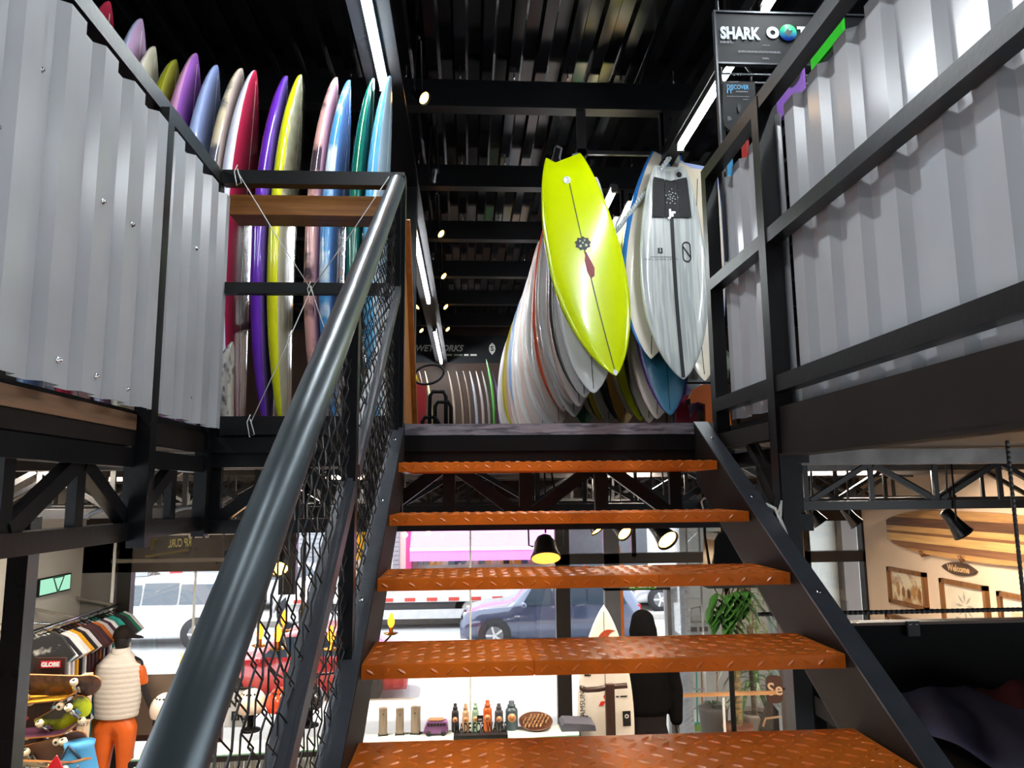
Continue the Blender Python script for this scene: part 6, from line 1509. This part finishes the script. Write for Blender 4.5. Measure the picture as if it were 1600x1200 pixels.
MB().prism([(0, zb), (1.6, zb - .12), (1.6, zb - .02), (0, zt + .8)], lambda a, b: (xa, BY - a, b), (xb - xa, 0, 0)).build('awning', PINK, t)
MB().box(xa, xb, BY - 1.62, BY - 1.58, bl(750, 866).z * .94, zb).build('valance', PINK, t)
MB().box(xa, xb, BY - 1.66, BY - 1.6, zb - .05, zb + .05).build('awning_bar', WHITE, t)
MB().box(bl(636).x, bl(645).x, BY - .5, BY, -.2, 3.4).build('pink_pillar', mat('pillar_pink', '#d8488c', .5), t)
shutter(t, bl(614).x, bl(624).x, 0, 2.8)
rnd = random.Random(21); n = 0
for r_ in range(3):
    for k in range(22):
        x = xa + .15 + (xb - xa - .3) * k / 22; z = .35 + .55 * r_
        h = rnd.choice(['#b86a5a', '#d8b070', '#4a5a7a', '#8a8a8a', '#3a2a3a', '#c89ab0', '#6a8a8a', '#e0d0c0', '#2a2a30', '#d89a30'])
        MB().box(x, x + .2 + .03 * rnd.random(), BY - .12, BY - .02, z, z + .42).build('goods_panel', mat('goods' + h, h, .6, mix='#e8e0dc', mixs=4, mixt=.62), t)
t = building(x1, 30, 6.5, mat('house_white', '#cfcdc8', .7, var=.05), 'pale building with dark shopfront right of the pink awning')
MB().box(bl(885).x, bl(1010).x, BY - .1, BY, 0, 2.8).build('shopfront', mat('shop_dark', '#50545a', .4), t)
MB().box(bl(890).x, bl(932).x, BY - .3, BY, 2.2, 2.5).build('orange_sign', mat('sign_orange', '#e0a030', .5), t)
for a, b in ((885, 905), (910, 925)): MB().box(bl(a).x, bl(b).x, BY - .12, BY, 2.9, 3.6).build('window', mat('pane_blue', '#7a8a98', .2), t)
p = at(963, 862, Y=16); q = at(950, 862, Y=16)
c = at(962, 856, Y=12.2)
tag(MB().prism([(-.07, -2.6), (.07, -2.6), (.1, -1.4), (.1, -.3), (.07, 0), (.0, .2), (-.07, 0), (-.1, -.3), (-.1, -1.4)], lambda a, b: (c.x + a, 12.2, c.z + b), (0, .04, 0)).build('surfboard', mat('tip_orange', '#e8761c', .4)), 'orange surfboard standing in the yard, tip behind the transom window', 'surfboard')

# ------------------------------------------------------------------ vehicles
TYRE = mat('tyre', '#26262a', .8); CARG = mat('car_glass', '#3a4652', .06, spec=.9, var=.05)
def car(name, label, loc, yaw, L, H, Wd, paint, prof, winA, rim='#c8ccd0', wr=.35, axles=(.18, .80), lights=True):
    """nose at +X; prof = list of (s, belt z, roof z) along the length fractions"""
    t = thing(name, label, 'car', loc)
    t.rotation_euler = (0, 0, R(yaw)); mb = MB(); vs = []; fs = []; m = 12
    for s, zb, zr in prof:
        x = (s - .5) * L; e = 1 - .16 * abs(2 * s - 1) ** 4
        w = Wd / 2 * e; wr_ = w * .78 if zr > zb + .05 else w * .9
        ring = [(w * .9, .24), (w, .36), (w, zb * .62), (w * .985, zb), (wr_ if zr > zb + .05 else w * .93, max(zr - .06, zb + .005)), (wr_ * .86, max(zr, zb + .02))]
        ring = ring + [(-a, b) for a, b in ring[::-1]]
        vs += [(x, a, b) for a, b in ring]
    k = len(prof)
    for i in range(k - 1):
        for j in range(m): a = i * m + j; b = i * m + (j + 1) % m; fs.append((a, b, b + m, a + m))
    fs += [tuple(range(m))[::-1], tuple(range((k - 1) * m, k * m))]
    mb.add(vs, fs, True); bo = loc0(mb.build('body', paint, t))
    for sgn in (-1, 1):
        for s0, s1, b0, b1, z0, z1 in winA:
            w = Wd / 2; yb, yt = w * .99, w * .80
            f = lambda s, z: ((s - .5) * L, sgn * (yb + (yt - yb) * max(0, (z - .62 * H)) / (.36 * H) + .012), z)
            loc0(MB().add([f(s0, z0), f(s1, z0), f(b1, z1), f(b0, z1)], [(0, 1, 2, 3)]).build('side_window', CARG, t))
        for ax_ in axles:
            x = (.5 - ax_) * L; w = MB(); w.lathe([(wr * .62, -.11), (wr * .97, -.11), (wr, -.06), (wr, .09), (wr * .97, .11), (wr * .62, .11)], (x, sgn * (Wd / 2 - .1), wr), 26, (0, sgn, 0)); w = loc0(w.build('wheel', TYRE, t))
            a = MB(); a.lathe([(wr * 1.16, 0), (wr * 1.16, .02)], (x, sgn * (Wd / 2 - .012), wr * 1.02), 26, (0, sgn, 0)); loc0(a.build('wheel_arch', TYRE, t))
            r_ = MB(); r_.lathe([(wr * .66, .10), (wr * .60, .112), (wr * .2, .118), (.01, .12)], (x, sgn * (Wd / 2 - .1), wr), 20, (0, sgn, 0)); r_ = loc0(r_.build('rim', mat('rim_dark', '#6a6c70', .4), w))
            sp_ = MB()
            for q in range(5):
                a0 = 2 * math.pi * q / 5
                sp_.bar((x, sgn * (Wd / 2 + .025), wr), (x + wr * .62 * math.cos(a0), sgn * (Wd / 2 + .02), wr + wr * .62 * math.sin(a0)), .05, .02, up=(0, 1, 0))
            loc0(sp_.build('spokes', mat('rim' + rim, rim, .3, metal=.6), w))
        mr_ = MB(); mr_.lathe([(.02, -.09), (.075, -.06), (.075, .06), (.02, .09)], (.5 * L * .30, sgn * (Wd / 2 + .08), H * .64), 10, (0, 1, .1)); loc0(mr_.build('mirror', paint, t))
        loc0(MB().box(L * .485 - .12, L * .485, sgn * Wd * .3 - .14, sgn * Wd * .3 + .14, H * .42, H * .50).build('headlight', mat('lens', '#e4e8ee', .1), t))
        loc0(MB().box(-L * .49, -L * .49 + .08, sgn * Wd * .36 - .1, sgn * Wd * .36 + .12, H * .5, H * .62).build('tail_light', mat('lens_red', '#b81420', .2), t))
    for a, b in ((.60, .72), (.10, .05)):   # windscreen and rear window lie on the body's slope
        pass
    loc0(MB().box(L * .49, L * .5, -Wd * .28, Wd * .28, .38, H * .46).build('grille', TYRE, t))
    return t
SUV = [(0, .80, .84), (.015, .98, 1.02), (.04, 1.02, 1.30), (.09, 1.04, 1.58), (.2, 1.05, 1.68), (.45, 1.03, 1.70), (.58, 1.02, 1.64), (.70, 1.02, 1.14), (.74, 1.01, 1.04), (.88, .96, .99), (.96, .86, .90), (1.0, .62, .68)]
WINS = [(.09, .30, .13, .30, 1.07, 1.56), (.31, .49, .31, .49, 1.07, 1.60), (.50, .66, .50, .59, 1.06, 1.56)]
p = at(307, 1013, Z=GZ)
L_ = 4.8
t = car('white_car', 'white sport utility car driving past the left shop window', (p.x + (.5 - .80) * 0 - L_ * .30, p.y + .9, GZ), 180, L_, 1.72, 1.9, mat('paint_white', '#eceff2', .2, coat=.8, var=.02), SUV, WINS, axles=(.19, .80))
p = at(787, 1019, Z=GZ)
t = car('blue_car', 'dark slate-blue sport utility car parked across the middle window', (p.x + 1.25, p.y + 1.05, GZ), 176, 4.5, 1.66, 1.9, mat('paint_slate', '#46506a', .15, coat=1., metal=.3, var=.03), SUV, WINS, axles=(.19, .80))
SED = [(0, .78, .82), (.02, .92, .95), (.12, .95, 1.0), (.24, .96, 1.36), (.4, .95, 1.45), (.55, .94, 1.42), (.70, .92, .98), (.88, .85, .88), (.97, .72, .76), (1., .55, .6)]
WSED = [(.20, .40, .27, .40, .98, 1.36), (.41, .64, .41, .55, .98, 1.36)]
p = at(455, 1090, Z=GZ)
t = car('red_car', 'red hatchback parked at the near kerb behind the railing mesh', (p.x + .15, 15.3, GZ), 180, 4.1, 1.46, 1.75, mat('paint_red2', '#b80f16', .2, coat=.8, var=.03), SED, WSED, axles=(.19, .8)); t.scale = (1, 1, .88)
p = at(978, 952, Y=20)
t = car('red_hatchback', 'red car with lit tail lamp seen through the doorway', (at(985, 952, Y=25.4).x - 2.0, 25.4, -.25), 180, 4.0, 1.45, 1.75, mat('paint_red3', '#c02028', .2, coat=.8), SED, WSED)
p = at(430, 928, Y=24.4)
t = car('pale_car', 'pale car parked on the far side behind the railing mesh', (p.x, 25.7, -.25), 180, 4.2, 1.5, 1.75, mat('paint_pale', '#d8d8dc', .2, coat=.8), SED, WSED)
p = at(757, 912, Y=23)
t = car('silver_car', 'silver car beyond the doorway at the top of the street', (at(1032, 930, Y=24).x + 1.2, 24.3, -.25), 180, 4.2, 1.5, 1.75, mat('paint_silver', '#c4c8cc', .25, metal=.5, coat=.6), SED, WSED)
# flatbed truck
ty = 22.0; A_, B_ = at(560, 930, Y=ty), at(905, 905, Y=ty)
t = thing('flatbed_truck', 'white flatbed truck bed with red and white marker strips across the street', 'truck', ((A_.x + B_.x) / 2, ty, GZ))
zb = at(700, 940, Y=ty).z; zt = at(700, 915, Y=ty).z
MB().box(A_.x - 2, B_.x, ty, ty + 2.2, zb, zt + .1).build('bed', mat('truck_white', '#e4e4e4', .4), t)
MB().box(A_.x - 2, B_.x, ty + .1, ty + 2.1, zb - .35, zb - .02).build('chassis', mat('chassis_grey', '#3c3a3c', .6), t)
MB().box(A_.x - 2, at(735, 950, Y=ty).x, ty - .02, ty + .08, at(700, 966, Y=ty).z, at(700, 952, Y=ty).z).build('side_guard', mat('guard_grey', '#c9cacc', .4), t)
for k in range(14):
    x = A_.x - 1.8 + k * .62
    MB().box(x, x + .3, ty - .012, ty, zb + .02, zb + .12).build('marker_strip', mat('strip_red', '#c84a40', .4), t)
pw = at(738, 958, Y=ty)
for x in (pw.x, pw.x - 5.0):
    w = MB(); w.lathe([(.28, 0), (.5, 0), (.5, .28), (.28, .28)], (x, ty + .1, GZ + .5), 26, (0, 1, 0)); w = w.build('wheel', TYRE, t); h_ = MB(); h_.lathe([(.3, 0), (.26, .02), (.1, .03)], (x, ty + .1, GZ + .5), 20, (0, -1, 0)); h_.build('hub', mat('hub_grey', '#b0aeac', .4), w)
    MB().tube([(x + .62 * math.cos(a), ty + .2, GZ + .5 + .62 * math.sin(a)) for a in [k * math.pi / 10 for k in range(11)]], .05, 6).build('mudguard', mat('guard_grey', '#c9cacc'), t)
# bollard
p = at(283, 1048, Z=-.26)
t = thing('street_bollard', 'thin yellow post standing on the pavement before the white car', 'post', (p.x, p.y, -.26))
MB().lathe([(.045, 0), (.045, .2), (.02, .22), (.012, .36)], (p.x, p.y, -.26), 12).build('post', mat('post_yellow', '#e0b020', .5), t)
MB().lathe([(.07, 0), (.07, .02)], (p.x, p.y, -.26), 12).build('base', RUBBER, t)
# window pane behind the right strip: bright wall of the neighbour
struct('wall_neighbour', MB().box(4.8, 9.5, 10.9, 11.0, -.4, 5), mat('neighbour_wall', '#c9ccc6', .7, var=.04))
p = at(1325, 900, Y=10.8)
tag(MB().box(p.x - .1, p.x + .12, 10.7, 10.88, -.3, 3.6).build('drain_pillar', mat('pillar_brown', '#4a423c', .5)), 'dark pillar on the neighbouring wall outside the right window strip', 'pillar')
# added glowing panels that brighten the shop floor, above the trusses
for k, (x, y, lab) in enumerate(((-3.4, 6.2, 'over the clothes rail'), (-1.2, 7.0, 'over the glass counter, left'), (1.4, 6.8, 'over the glass counter, right'), (3.6, 6.6, 'before the picture wall'), (-2.6, 4.2, 'over the skateboard stand'))):
    t = thing('added_fill_panel', 'added flat fill panel brightening the shop, ' + lab, 'light', (x, y, 3.6), 'added fill panels on the shop ceiling')
    MB().box(x - .32, x + .32, y - .32, y + .32, 3.605, 3.625).build('casing', WHITE, t)
    MB().box(x - .3, x + .3, y - .3, y + .3, 3.60, 3.605).build('diffuser', glow('fill_warm', '#fff0dc', 95), t)
